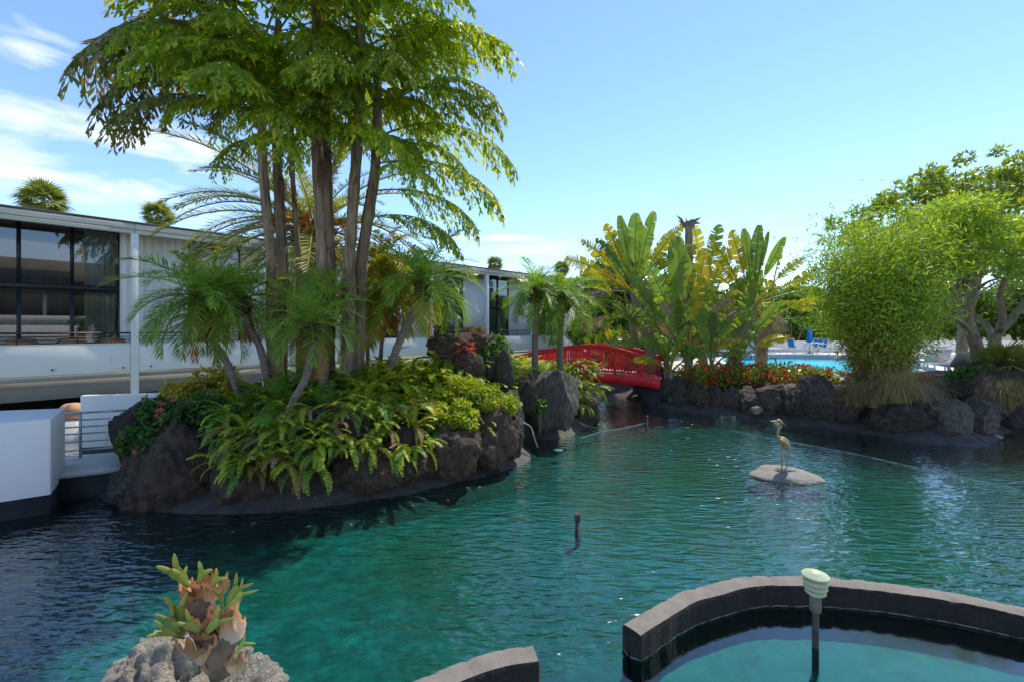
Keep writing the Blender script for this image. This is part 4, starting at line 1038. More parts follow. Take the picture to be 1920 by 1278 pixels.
traveller('traveller palm with an upright fan of paddles and dry skirt beside the pool', 1362, 16.4, [(1380, 655), (1400, 605), (1410, 570)], [
    (0, -4, 1.2, 1.6, .42, GR, .1, .03, 12, .05), (0, 4, 1.2, 1.7, .44, GR, .1, .05, -10, .0), (0, 14, 1.2, 1.6, .40, GR, .12, .04, 15, .0), (0, 23, 1.2, 1.5, .36, GR, .15, .05, 0, -.05), (0, -16, 1.2, 1.6, .5, YE, .25, .3, 0, -.1),
    (-.04, -30, 1.2, 1.6, .55, YE, .4, .5, 5, -.1), (-.04, -46, 1.2, 1.5, .55, YE, .6, .55, 0, -.1), (.04, 40, 1.3, 1.2, .42, YE, .35, .5, 0, -.05), (.04, 55, 1.3, 1.3, .46, YE, .5, .6, 5, -.1), (.04, 68, 1.3, 1.3, .42, GR, .5, .6, 0, -.1),
    (.04, 80, 1.2, 1.1, .42, YE, .6, .6, 5, 0), (-.04, -62, 1.1, 1.3, .48, GR, .8, .5, -10, -.15), (-.1, -112, .35, 1.35, .55, DR, .7, .35, 0, -.15), (.08, 118, .25, 1.25, .7, DR, .6, .3, 15, -.15), (.02, 150, .25, 1.2, .6, DR, .3, .35, 0, -.1), (-.05, -140, .3, 1.0, .45, GR, .5, .3, 0, -.15)])
traveller('young traveller palm with tall broad paddles filling the middle of the clump', 1292, 15.9, [(1292, 690), (1291, 672)], [
    (0, -6, 2.1, 2.2, .85, GR, .12, .10, 0, -.04), (0, 6, 1.9, 2.0, .75, YE, .15, .22, 8, -.06), (0, -20, 1.9, 1.9, .6, GR, .25, .12, -8, -.02), (0, 18, 2.0, 1.9, .55, YE, .2, .3, 10, .02), (0, -32, 1.7, 1.7, .55, GR, .35, .25, 0, -.08),
    (0, 30, 1.8, 1.8, .55, GR, .3, .35, 0, -.05), (0, 2, 1.3, 1.6, .5, YE, .3, .25, 5, -.22), (0, -42, 1.4, 1.6, .5, GR, .5, .3, 0, -.1), (0, 44, 1.2, 1.6, .5, GR, .5, .3, 0, -.1), (0, -14, .9, 1.3, .42, GR, .4, .2, 10, -.25),
    (0, 12, .8, 1.3, .42, GR, .5, .2, -10, -.3), (0, -55, .8, 1.2, .4, GR, .7, .3, 0, -.2), (0, 56, .8, 1.2, .4, YE, .7, .4, 0, -.2), (-.1, -8, 1.0, 1.3, .42, DR, 2.3, .4, 0, -.2), (.12, 9, 1.2, 1.3, .45, DR, 2.2, .4, 0, -.2), (0, 24, 1.3, 1.5, .5, YE, .5, .4, 0, -.2), (0, -24, 1.2, 1.4, .5, GR, .5, .3, 0, -.2)], .12)
traveller('traveller palm with ragged yellow paddles behind the dead stem', 1318, 17.6, [(1318, 640), (1320, 590), (1322, 560)], [
    (0, -8, 1.3, 1.7, .6, YE, .3, .4, 0, -.05), (0, 8, 1.3, 1.7, .6, GR, .3, .3, 5, .0), (0, -26, 1.3, 1.7, .6, YE, .4, .5, 0, -.1), (0, 24, 1.3, 1.6, .6, YE, .4, .5, 0, -.1), (0, -44, 1.2, 1.6, .6, GR, .5, .5, 0, -.1), (0, 42, 1.2, 1.6, .6, GR, .5, .5, 0, -.1),
    (0, -62, 1.1, 1.5, .55, GR, .6, .5, 0, -.1), (0, 62, 1.1, 1.5, .55, YE, .6, .5, 0, -.1), (0, -82, .9, 1.4, .5, DR, .8, .5, 0, -.1), (0, 84, .9, 1.4, .5, GR, .8, .5, 0, -.1)])
traveller('traveller palm crowded behind the leaning one, its paddles touching the garden trees', 1222, 17.4, [(1220, 650), (1216, 600), (1214, 575)], [
    (0, -6, 1.2, 1.6, .6, GR, .25, .2, 0, -.05), (0, 12, 1.2, 1.6, .6, GR, .3, .3, 5, .0), (0, -26, 1.2, 1.6, .6, GR, .4, .4, 0, -.1), (0, 32, 1.2, 1.6, .6, YE, .4, .5, 0, -.1), (0, -48, 1.2, 1.5, .6, YE, .5, .5, 0, -.1), (0, 52, 1.1, 1.5, .55, GR, .5, .5, 0, -.1),
    (0, -70, 1.0, 1.5, .55, GR, .6, .5, 0, -.1), (0, 74, 1.0, 1.4, .5, GR, .6, .5, 0, -.1), (0, -96, .8, 1.3, .5, GR, .8, .4, 0, -.15), (0, 100, .8, 1.3, .5, DR, .8, .5, 0, -.15)])
traveller('young traveller palm of glossy green paddles beside the upright fan', 1385, 15.9, [(1385, 690), (1386, 672)], [
    (0, -20, 1.2, 1.4, .5, GR, .4, .2, 0, -.05), (0, 5, 1.3, 1.5, .5, GR, .3, .2, 5, -.1), (0, 28, 1.1, 1.4, .48, GR, .5, .3, 0, -.1), (0, -42, 1.0, 1.3, .48, GR, .6, .3, 0, -.1), (0, 50, .8, 1.1, .42, YE, .7, .4, 0, -.1), (0, -64, .8, 1.1, .42, GR, .8, .4, 0, -.1)], .09)
traveller('young traveller palm of broad green paddles at the bridge end', 1250, 15.9, [(1250, 690), (1250, 670)], [
    (0, -16, 1.5, 1.7, .55, GR, .35, .2, 0, -.05), (0, 6, 1.7, 1.7, .55, GR, .25, .2, 5, -.05), (0, 24, 1.4, 1.5, .5, GR, .4, .3, 0, -.1), (0, -36, 1.3, 1.5, .5, GR, .5, .3, 0, -.1), (0, 46, 1.1, 1.3, .48, GR, .6, .4, 0, -.15), (0, -58, 1.0, 1.3, .48, GR, .8, .4, 0, -.15), (0, 12, .9, 1.2, .45, GR, .6, .3, 0, -.3)], .10)
traveller('low green traveller palm sucker by the hedge end', 1335, 15.4, [(1335, 696), (1334, 688)], [
    (0, -12, .7, 1.1, .36, GR, .5, .15, 0, -.1), (0, 16, .7, 1.2, .36, GR, .5, .15, 10, -.15), (0, 40, .5, .9, .32, GR, .7, .2, 0, -.15), (0, -40, .5, .9, .32, GR, .7, .2, 0, -.15), (0, 3, .9, 1.2, .36, GR, .3, .1, 0, .1)], .07)
traveller('stout stemmed traveller palm with torn paddles just behind the hedge', 1425, 17.2, [(1428, 660), (1434, 620), (1436, 600)], [
    (0, -12, 1.1, 1.6, .6, GR, .3, .35, 0, -.05), (0, 10, 1.2, 1.6, .55, YE, .3, .4, 5, .0), (0, -34, 1.1, 1.6, .6, YE, .5, .5, 0, -.1), (0, 34, 1.2, 1.5, .55, GR, .5, .5, 0, -.1), (0, -58, 1.0, 1.5, .55, GR, .6, .5, 0, -.1), (0, 58, 1.1, 1.4, .5, YE, .5, .5, 0, -.1), (0, 82, .9, 1.3, .5, GR, .7, .5, 0, -.1), (0, -86, .8, 1.3, .5, DR, .8, .5, 0, -.1)], .2)
traveller('traveller palm with mixed green and dry paddles above the bridge handrail', 1195, 17.9, [(1192, 650), (1186, 610), (1182, 590)], [
    (0, -14, 1.1, 1.6, .55, GR, .3, .35, 0, -.05), (0, 14, 1.2, 1.6, .55, YE, .3, .4, 5, .0), (0, -40, 1.1, 1.6, .55, YE, .5, .5, 0, -.1), (0, 40, 1.1, 1.5, .55, GR, .5, .5, 0, -.1), (0, -66, 1.0, 1.5, .5, GR, .6, .5, 0, -.1), (0, 68, 1.0, 1.4, .5, GR, .6, .5, 0, -.1), (0, -92, .8, 1.2, .45, DR, .7, .5, 0, -.1), (0, 100, .8, 1.2, .45, DR, .8, .5, 0, -.1)], .14)
traveller('low green traveller palm sucker over the stones by the bridge end', 1258, 15.6, [(1258, 702), (1257, 694)], [
    (0, -25, .6, 1.0, .34, GR, .6, .15, 0, -.2), (0, 14, .7, 1.0, .34, GR, .5, .15, 10, -.15), (0, -55, .5, 1.0, .36, YE, .9, .2, 0, -.2), (0, 45, .5, .9, .3, GR, .7, .2, 0, -.15), (0, 2, .3, .9, .28, YE, 2.6, .2, 0, -.5)], .07)
b0_ = P(1291, 700, 16.8); st_ = thing('dead_palm_stump', 'tall grey dead palm stem with a ragged tip rising over the paddles', 'stump', (b0_.x, 16.8, .95))
pl = [loc3(P(*q, 16.8), (b0_.x, 16.8, .95)) for q in ((1291, 600), (1292, 500), (1291, 415))]
palm_trunk(st_, [(0, 0, -.1)] + pl, .16, .13, 'bark_grey')
m = MB()
for i in range(26):
    a = random.random() * 6.28; r_ = .14
    m.strips(np.array([[pl[-1][0] + r_ * math.cos(a), r_ * math.sin(a), pl[-1][2] - .2 * random.random()]]), norm(np.array([[math.cos(a) * .7, math.sin(a) * .7, random.uniform(-.5, 1.2)]])), np.array([[-math.sin(a), math.cos(a), 0]]), .3 + .25 * random.random(), .10, np.array([[0, 0, -.1]]), np.array([[random.random(), 0, 0]]))
m.build('ragged_tip', 'bark_grey', st_)

# ------------------------------------------------------------------ leafy shrubs, trees, bamboo, grasses
def cloud(n, blobs, size, aspect, seed, up=.5, shell=.45, jit_t=.15, dirz=0.0):
    g = np.random.default_rng(seed)
    c = np.array([b[:3] for b in blobs], float); r = np.array([b[3:6] for b in blobs], float)
    w = (r.prod(1)) ** .7; k_ = g.choice(len(blobs), n, p=w / w.sum())
    u = norm(g.normal(size=(n, 3))) * (shell + (1 - shell) * g.random((n, 1)) ** .5)
    b = c[k_] + r[k_] * u
    d = norm(g.normal(size=(n, 3)) + u * .8 + np.array([0, 0, dirz])); nr = norm(g.normal(size=(n, 3)) * (1 - up) + np.array([0, 0, up]) + u * .35)
    nr = norm(nr - (nr * d).sum(1)[:, None] * d)
    bt = g.random(len(blobs))
    tint = np.c_[np.clip(.35 * bt[k_] + .65 * g.random(n) + g.normal(0, jit_t, n) * .3, 0, 1), np.zeros(n), np.zeros(n)]
    L = size * (.65 + .7 * g.random(n))
    m = MB(); m.diamonds(b, d, nr, L, L * aspect, tint, .08)
    return m
def blobs_in(n, ext, rmin, rmax, seed, flat=.75, bottom=-1.0):
    g = random.Random(seed); out_ = []
    while len(out_) < n:
        u = Vector((g.gauss(0, 1), g.gauss(0, 1), g.gauss(0, 1))).normalized() * (g.random() ** .45)
        if u.z < bottom: continue
        r = g.uniform(rmin, rmax); out_.append((u.x * ext[0], u.y * ext[1], u.z * ext[2], r, r, r * flat))
    return out_
def shrub(name, label, cat, base, ext, n, size, asp, mat, seed, group=None, flowers=None, nb=22, up=.5):
    t = thing(name, label, cat, tuple(base), group)
    bl = [(x, y, abs(z) * .9 + .0, a, b, c_) for x, y, z, a, b, c_ in blobs_in(nb, ext, min(ext) * .28, min(ext) * .5, seed)]
    cloud(n, bl, size, asp, seed, up).build('foliage', mat, t)
    st = MB()
    for q in bl[:12]: st.tube([(0, 0, -.55), (q[0] * .4, q[1] * .4, q[2] * .5), (q[0], q[1], q[2])], [.02, .013, .006], 5)
    st.build('stems', 'bark_grey', t)['kind'] = 'stuff'
    if flowers:
        fm, nf, fs = flowers; g = np.random.default_rng(seed + 5); m = MB()
        for i in range(nf):
            q = bl[g.integers(len(bl))]; u = norm(g.normal(size=3) + np.array([0, -.5, .5])); c_ = np.array(q[:3]) + np.array(q[3:6]) * u
            nn = 16; dd = norm(g.normal(size=(nn, 3)) * .7 + u)
            m.diamonds(c_ + dd * fs * .35, dd, norm(g.normal(size=(nn, 3))), fs * .55, fs * .4, np.c_[g.random(nn), 0 * g.random(nn), 0 * g.random(nn)])
        m.build('flowers', fm, t)['kind'] = 'stuff'
    return t
def isl(x, y, Y, dz=0.0): q = P(x, y, Y); return (q.x, q.y, island_h(q.x, q.y) + dz)
shrub('flowering_shrub', 'dark green flowering shrub with a few red blossoms on the island by the white screen', 'shrub', (-5.45, 7.62, .86), (.86, .55, .82), 8000, .085, .5, 'leaf_shrub', 31, None, ('petal_pink', 26, .07), 30)
shrub('croton_shrub', 'yellow croton shrub behind the dark flowering shrub', 'shrub', (P(385, 700, 9.1).x, 9.1, 1.22), (.85, .55, .62), 4200, .12, .42, 'leaf_croton', 32, None, ('petal_pink', 14, .07), 26)
shrub('trailing_shrub', 'small green shrub hanging over the island end boulder', 'shrub', (P(285, 800, 7.25).x, 7.25, .78), (.42, .3, .42), 2200, .08, .5, 'leaf_shrub', 33, None, ('petal_pink', 4, .06), 12)
shrub('leafy_shrub', 'fresh green small leaved shrub spilling over the waterfall slope', 'shrub', (P(885, 720, 8.95).x, 8.95, 1.0), (.8, .5, .72), 6500, .085, .55, 'leaf_fern', 34, None, None, 30)
shrub('leafy_shrub', 'yellow green leafy shrub hanging above the dark corner boulder', 'shrub', (P(835, 770, 8.3).x, 8.3, .95), (.55, .35, .45), 3200, .085, .5, 'leaf_fern', 38, None, None, 18)
shrub('broadleaf_plant', 'glossy broad leaved plant on top of the waterfall rocks', 'plant', tuple(P(925, 668, 10.6)), (.38, .3, .42), 900, .16, .36, 'leaf_shrub', 35, None, None, 14)
shrub('broadleaf_plant', 'small glossy plant at the foot of the tall striped boulder', 'plant', tuple(P(1012, 770, 10.8)), (.16, .14, .3), 320, .13, .36, 'leaf_shrub', 36, None, None, 9)
shrub('bromeliad', 'red bromeliad tucked in the waterfall rocks', 'plant', tuple(P(872, 658, 10.05)), (.10, .08, .16), 90, .22, .2, 'leaf_red', 37, None, None, 5)
# hedge with orange red flower heads
hx0, hx1 = 6.15, 10.35
hd = thing('flowering_hedge', 'clipped hedge covered in orange red flower heads above the lava stones', 'hedge', (8.2, 15.2, .9))
hb = [(x, y, z, .34, .34, .26) for x in np.linspace(-2.0, 1.95, 15) for y in (-.75, -.25, .3, .75) for z in (-.36, -.12, .12, .28) if not (z < 0 and y > -.4 - .35 * (z > -.2))] 
hb = [(x + random.gauss(0, .05), y - .16 * (x + 2) * .9 + .35, z + random.gauss(0, .03), a, b, c_) for x, y, z, a, b, c_ in hb]
cloud(17000, hb, .10, .45, 41, .45, .6).build('foliage', 'leaf_ixora', hd)
g = np.random.default_rng(44); m = MB()
for i in range(560):
    q = hb[g.integers(len(hb))]; u = norm(g.normal(size=3) + np.array([0, -.9, .35])); c_ = np.array(q[:3]) + np.array(q[3:6]) * u * 1.05
    nn = 14; dd = norm(g.normal(size=(nn, 3)) * .8 + u)
    m.diamonds(c_ + dd * .02, dd, norm(g.normal(size=(nn, 3))), .075, .055, np.c_[g.random(nn), np.zeros(nn), np.zeros(nn)])
m.build('flower_heads', 'petal_red', hd)['kind'] = 'stuff'

def limb_tree(t, limbs, mat='bark_grey', sides=9):
    m = MB()
    for pts, r0, r1 in limbs:
        p = smooth_path(pts, 14); m.tube(p, np.linspace(r0, r1, 14) * (1 + .05 * np.sin(np.arange(14) * 1.7)), sides)
    return m.build('trunk', mat, t, True)

# bamboo clump
bb = P(1650, 740, 12.9); bb.z = .9
bam = thing('bamboo_clump', 'dense vase shaped bamboo clump with brownish lower stems and feathery green top', 'bamboo', tuple(bb))
g = random.Random(5)
culm_tops = []
for i in range(110):
    a = g.random() * 6.28; r0 = .62 * g.random() ** .5; sp = g.uniform(.3, .88); H_ = g.uniform(2.0, 4.9)
    c_, s_ = math.cos(a), math.sin(a)
    p = [(c_ * r0, s_ * r0, -.1), (c_ * (r0 + .12 * sp), s_ * (r0 + .1 * sp), H_ * .35), (c_ * (r0 + .55 * sp), s_ * (r0 + .5 * sp), H_ * .75), (c_ * (r0 + 1.25 * sp), s_ * (r0 + 1.0 * sp), H_)]
    path = smooth_path(p, 12); culm_tops.append(path)
    MB().tube(path, np.linspace(.016, .006, 12), 5).build('culm', 'bamboo_culm', bam, True)
def along(paths, n, f0, f1, spread, seed):
    g2 = np.random.default_rng(seed); k_ = g2.integers(len(paths), size=n); f = f0 + (f1 - f0) * g2.random(n)
    pts = np.array([[np.interp(f[i], np.linspace(0, 1, 12), paths[k_[i]][:, a]) for a in range(3)] for i in range(n)])
    b = pts + g2.normal(0, spread, (n, 3)) * (.5 + f[:, None])
    return b, f, g2
def bamboo_leaves(n, f0, f1, spread, L, w, seed):
    b, f, g2 = along(culm_tops, n, f0, f1, spread, seed)
    d = norm(g2.normal(size=(n, 3)) + np.array([0, 0, -.25])); nr = norm(g2.normal(size=(n, 3)) + np.array([0, 0, .6])); nr = norm(nr - (nr * d).sum(1)[:, None] * d)
    m = MB(); m.diamonds(b, d, nr, L * (.6 + .8 * g2.random(n)), w, np.c_[g2.random(n), 0 * f, 0 * f]); return m
bamboo_leaves(38000, .46, 1.0, .30, .16, .030, 1).build('upper_foliage', 'leaf_bamboo', bam)
bamboo_leaves(19000, .03, .60, .24, .15, .026, 2).build('lower_foliage', 'leaf_bamboo_low', bam)

# gnarled tree by the pool and the taller one behind it
def at(q, root): return loc3(P(*q), root)
tb_ = (P(1838, 690, 14.0).x, 14.0, bank_h(P(1838, 690, 14.0).x, 14.0) - .1)
tr = thing('gnarled_tree', 'spreading tree with twisting bare grey limbs beside the white loungers', 'tree', tb_)
D0 = 14.0
limb_tree(tr, [
    ([(0, 0, -.2), at((1835, 670, D0), tb_), at((1828, 640, D0), tb_), at((1815, 600, D0 - .2), tb_), at((1822, 560, D0 - .4), tb_), at((1835, 520, D0 - .5), tb_), at((1832, 470, D0 - .4), tb_)], .21, .07),
    ([at((1838, 690, D0), tb_), at((1862, 660, D0), tb_), at((1868, 628, D0 + .1), tb_), at((1895, 600, D0 + .1), tb_), at((1925, 560, D0), tb_), at((1960, 500, D0), tb_)], .19, .06),
    ([at((1812, 612, D0 - .1), tb_), at((1795, 600, D0 - .4), tb_), at((1765, 588, D0 - .8), tb_), at((1735, 560, D0 - 1), tb_), at((1712, 520, D0 - 1), tb_)], .10, .03),
    ([at((1866, 640, D0), tb_), at((1850, 610, D0 + .5), tb_), at((1825, 590, D0 + .9), tb_), at((1790, 560, D0 + 1.2), tb_), at((1760, 500, D0 + 1.4), tb_)], .11, .03),
    ([at((1875, 620, D0), tb_), at((1880, 590, D0 - .3), tb_), at((1875, 550, D0 - .5), tb_), at((1895, 500, D0 - .6), tb_), at((1900, 440, D0 - .5), tb_)], .11, .035),
    ([at((1828, 548, D0 - .4), tb_), at((1850, 530, D0 - .8), tb_), at((1880, 520, D0 - 1.1), tb_)], .06, .02),
    ([at((1830, 480, D0 - .4), tb_), at((1800, 430, D0 - .2), tb_), at((1770, 390, D0), tb_)], .06, .02)])
bl = []
g = random.Random(9)
for i in range(96):
    x = g.uniform(1690, 2010); y = g.uniform(430, 560) - 60 * math.sin((x - 1690) / 300 * 3.1); Yd = D0 + g.uniform(-1.6, 1.4)
    if y > 530 and 1750 < x < 1905: continue
    if x > 1930: y += g.uniform(0, 60)
    q = at((x, y, Yd), tb_); r = g.uniform(.3, .6); bl.append((*q, r * 1.15, r, r * .55))
cloud(25000, bl, .14, .42, 52, .5, .35).build('crown', 'leaf_tree', tr)
tb2 = (P(1800, 690, 17.5).x, 17.5, .9)
tr2 = thing('open_crowned_tree', 'taller open crowned tree with sparse yellow green leaf tips behind the gnarled tree', 'tree', tb2)
lim = [([(0, 0, -.1), (.1, 0, 1.6), (.0, 0, 2.9)], .2, .13)]; bl = []
g = random.Random(12)
for i in range(46):
    x = g.uniform(1600, 2000); top_y = 330 + 110 * abs((x - 1830) / 240) ** 2 - 25 * math.sin(x / 23.0)
    y = top_y + g.random() ** 1.6 * 170; Yd = 17.5 + g.uniform(-1.8, 1.8)
    q = at((x, y, Yd), tb2); mid = (q[0] * .45 + g.gauss(0, .3), q[1] * .5, 2.9 + (q[2] - 2.9) * .45)
    lim.append(([(0, 0, 2.7), mid, q], .05, .012))
    for j in range(4):
        r = g.uniform(.22, .42); bl.append((q[0] + g.gauss(0, .45), q[1] + g.gauss(0, .4), q[2] + g.gauss(0, .3), r, r, r * .7))
limb_tree(tr2, lim, sides=6)
cloud(17000, bl, .20, .42, 53, .4, .3).build('crown', 'leaf_tree', tr2)

# background greenery beyond the pool
def bg_tree_meshes(seed, n, mat, size):
    bl_ = blobs_in(26, (1.6, 1.4, 1.5), .45, .85, seed, .8); return cloud(n, bl_, size, .5, seed, .5, .4).mesh('crown', mat)
BGM = [bg_tree_meshes(60 + i, 4200, 'leaf_mangrove', .26) for i in range(3)]
TRK = []
for i in range(3):
    m = MB(); g = random.Random(70 + i)
    for j in range(7):
        a = g.random() * 6.28; m.tube(smooth_path([(0, 0, -2.6), (.3 * math.cos(a), .3 * math.sin(a), -1.5), (math.cos(a) * .9, math.sin(a) * .9, g.uniform(-.2, .9))], 8), np.linspace(.10, .03, 8), 6)
    TRK.append(m.mesh('trunk', 'bark_grey', True))
def bg_tree(label, x, ytop, Yd, w_m, group, seed, name='mangrove_tree'):
    g = random.Random(seed); ztop = P(x, ytop, Yd).z; h = ztop - .9; q = P(x, ytop, Yd)
    t = thing(name, label, 'tree', (q.x, Yd, .9), group)
    sc = (w_m / 3.6, w_m / 3.6, h / 4.3)
    i = g.randrange(3); rz = g.random() * 6.28
    for nm, me in (('crown', BGM[i]), ('trunk', TRK[i])): link(nm, me, t, (0, 0, h * .52), (0, 0, rz), sc)
lb1 = 'dense green mangrove tree behind the white pool wall'
for i, x in enumerate(range(1405, 1660, 26)): bg_tree(lb1, x + random.uniform(-8, 8), 520 + random.uniform(-12, 25), 37 + (i % 3) * 2.5, 4.6, 'trees beyond the pool wall', i)
for i, x in enumerate(range(1420, 1640, 33)): bg_tree(lb1, x, 575 + random.uniform(-12, 20), 35 + (i % 2), 3.4, 'trees beyond the pool wall', 30 + i)
lb2 = 'green tree in the distance seen under the gnarled limbs'
for i, x in enumerate(range(1670, 2050, 40)): bg_tree(lb2, x, 520 + random.uniform(-25, 10), 40, 4.8, 'trees beyond the loungers', 60 + i)
for i, x in enumerate(range(2040, 2700, 90)): bg_tree('green tree standing beside the pool deck beyond the gnarled tree', x, 470, 30 + (i % 3) * 2, 6.0, 'trees at the deck side', 90 + i)
lb3 = 'leafy green tree between the building end and the traveller palms'
for i, (x, y, Yd, w_) in enumerate(((1118, 545, 24, 2.6), (1140, 480, 27, 3.4), (1150, 425, 26, 3.6), (1190, 460, 23, 3.4), (1215, 520, 22, 3.0), (1105, 590, 30, 3.2), (1245, 500, 25, 3.6), (1290, 520, 27, 4.0), (1340, 540, 29, 4.2), (1385, 550, 31, 4.2), (1150, 600, 21, 2.4), (1195, 605, 20, 2.2))):
    bg_tree(lb3, x, y, Yd, w_, 'trees behind the bridge', 120 + i, 'garden_tree')

# fan palms beyond the roof
def fan_leaf(seed):
    m = MB(); n_ = 20; a = np.linspace(-2.2, 2.2, n_); m.tube([(0, 0, 0), (.45, 0, .05), (.9, 0, 0)], .02, 4, (.6, 0, 0), False)
    b = np.tile([.9, 0, 0], (n_, 1)); d = norm(np.c_[np.cos(a), np.sin(a), .1 * np.cos(a * 3)])
    m.strips(b, d, np.tile([0, 0, 1.0], (n_, 1)), .85 + .1 * rnd(n_), .13, np.c_[0 * a, 0 * a, -.3 - .2 * rnd(n_)], np.c_[.25 + .5 * rnd(n_), 0 * a, 0 * a]); return m
FAN = fan_leaf(1).mesh('fan_leaf', 'leaf_fan'); FANO = fan_leaf(2).mesh('fan_leaf', 'leaf_old')
def fan_palm(label, x, y, Yd, s_, group='fan palms beyond the roof', z0=0.0, trunk=True, n=44, lo=-75):
    q = P(x, y, Yd); t = thing('fan_palm', label, 'palm tree', (q.x, Yd, z0), group); g = random.Random(int(x))
    if trunk: palm_trunk(t, [(0, 0, -.2), (.0, 0, (q.z - z0) * .5), (0, 0, q.z - z0)], .2 * max(.5, s_), .16 * max(.5, s_), 'bark_grey', 12, 8)
    for i in range(n):
        f = i / n; e = 85 + (lo - 85) * f
        link('fan_leaf', FANO if f > .82 and g.random() < .6 else FAN, t, (0, 0, q.z - z0), (g.uniform(-.4, .4), -R(e), i * 2.4), s_ * g.uniform(.85, 1.1))
fan_palm('round headed fan palm poking above the roof over the fireplace room', 82, 378, 42, 1.25); fan_palm('smaller fan palm poking above the roof by the white post', 297, 406, 48, 1.05)
fan_palm('small fan palm head above the far roof near the bridge palms', 928, 496, 58, .7); fan_palm('small fan palm head behind the bridge palms', 1053, 505, 60, .75)
fan_palm('low fan palm with spreading fronds growing on the mound under the gnarled tree', 1886, 690, 12.9, .5, None, .9, True, 22, 5)

# fountain grasses
def grass_mesh(n, L, seed, spread=.10):
    g2 = np.random.default_rng(seed); m = MB(); K = 6
    a = g2.random(n) * 6.28; e = np.radians(48 + 42 * g2.random(n) ** .7); Ln = L * (.6 + .5 * g2.random(n)); r = spread * g2.random(n)
    P0 = np.c_[np.cos(a) * r, np.sin(a) * r, 0 * a]; pts = [P0]; th = e.copy()
    for k_ in range(K - 1):
        st = Ln / (K - 1); pts.append(pts[-1] + np.c_[np.cos(th) * np.cos(a), np.cos(th) * np.sin(a), np.sin(th)] * st[:, None]); th = th - (.15 + .23 * k_) * (.4 + 1.0 * g2.random(n))
    sd_ = np.c_[-np.sin(a), np.cos(a), 0 * a]; V, Tn = [], []
    rt = g2.random(n)
    for k_, p in enumerate(pts):
        w = .005 * (1 - .8 * k_ / (K - 1)); V += [p - sd_ * w, p + sd_ * w]; tn = np.c_[rt, np.full(n, k_ / (K - 1)), 0 * a]; Tn += [tn, tn]
    V = np.stack(V, 1).reshape(-1, 3); Tn = np.stack(Tn, 1).reshape(-1, 3); o = np.arange(n)[:, None] * 2 * K
    q = np.vstack([o + np.array([[2 * k_, 2 * k_ + 1, 2 * k_ + 3, 2 * k_ + 2]]) for k_ in range(K - 1)])
    return m.add(V, q, None, Tn)
for x, y, Yd, L_, lab in ((1685, 735, 11.75, 1.55, 'big tawny fountain grass drooping over the stones in front of the bamboo'), (1603, 748, 12.3, 1.1, 'smaller tawny grass tuft between the hedge and the bamboo'), (1880, 735, 12.2, 1.35, 'fountain grass drooping beside the big rounded boulders'), (1918, 752, 12.8, .95, 'fountain grass tuft beyond the boulders near the open water'), (1640, 742, 12.2, .8, 'short grass tuft at the foot of the bamboo stems')):
    q = P(x, y, Yd); tag(grass_mesh(1700, L_, int(x), .16).build('fountain_grass', 'grass_fountain', None, loc=(q.x, Yd, max(.45, bank_h(q.x, Yd) - .02))), lab, 'grass', 'fountain grasses on the bank')
shrub('bank_shrub', 'small dark round shrub in front of the white lounger', 'shrub', (P(1808, 700, 13.0).x, 13.0, 1.15), (.5, .4, .4), 1500, .11, .5, 'leaf_shrub', 81, None, None, 16)
shrub('orange_croton', 'orange and yellow croton beside the low fan palm', 'shrub', (P(1912, 695, 13.2).x, 13.2, 1.15), (.5, .4, .45), 1500, .12, .45, 'leaf_croton', 82, None, None, 16)
shrub('red_leaf_shrub', 'thin dusky red leaved shrub beside the grass by the deck', 'shrub', (P(1738, 705, 13.6).x, 13.6, 1.0), (.35, .25, .35), 420, .11, .5, 'leaf_red', 83, None, None, 10, )
shrub('bank_fern', 'little green plant growing from the dark lava stone near the hedge end', 'plant', tuple(P(1545, 752, 12.6)), (.18, .12, .2), 260, .11, .4, 'leaf_fern', 84, None, None, 8)
shrub('hanging_plant', 'little green plant hanging between the stones under the hedge', 'plant', tuple(P(1385, 742, 14.15)), (.14, .1, .16), 160, .10, .4, 'leaf_fern', 85, None, None, 6)
# broad leaves by the bridge
t = thing('bird_of_paradise', 'dark broad leaved plant hiding the far bridge rail end', 'plant', (P(1150, 650, 19.5).x, 19.5, .95))
for i in range(14): paddle(t, (random.gauss(0, .45), random.gauss(0, .2), .0), random.uniform(-60, 60), random.uniform(.5, 1.0), random.uniform(.7, 1.0), .32, GR if i % 4 else YE, .6, random.gauss(0, .4), .1, random.uniform(-.6, .6), random.uniform(-.2, .2))

# ------------------------------------------------------------------ ferns and ground cover on the island
FERN = [frond_mb(.62, e, 85, 26, .085, .024, ang=78, vee=8, droop=.18, start=.08, r=.004, jit=.10) for e in (78, 60, 42, 20, -5)]
FMESH = {k_: [f.mesh('frond', k_) for f in FERN] for k_ in ('leaf_fern', 'leaf_fern_dark', 'leaf_fern_dry')}
def clump_mesh(mat, seed, n=15):
    g = random.Random(seed); m = MB()
    for i in range(n):
        f = g.choice(FERN[:4]); a = i * 2.4 + g.random() * .5; s_ = g.uniform(.7, 1.1); ca, sa = math.cos(a), math.sin(a)
        V = np.vstack(f.v) * s_; V = np.c_[V[:, 0] * ca - V[:, 1] * sa, V[:, 0] * sa + V[:, 1] * ca, V[:, 2]]
        C_ = np.vstack(f.c)[:, :3].copy(); C_[:, 0] = np.clip(C_[:, 0] * .6 + g.random() * .4, 0, 1)
        m.add(V, np.vstack(f.q), np.vstack(f.t), C_)
    return m.mesh('fern', mat)
CL = {k_: [clump_mesh(k_, s_) for s_ in (1, 2, 3)] for k_ in ('leaf_fern', 'leaf_fern_dark')}
g = random.Random(77)
isl_np = ISLAND
def isl_d(x, y): return float(sdist(isl_np, np.array([x]), np.array([y]))[0])
nf = 0; tries = 0
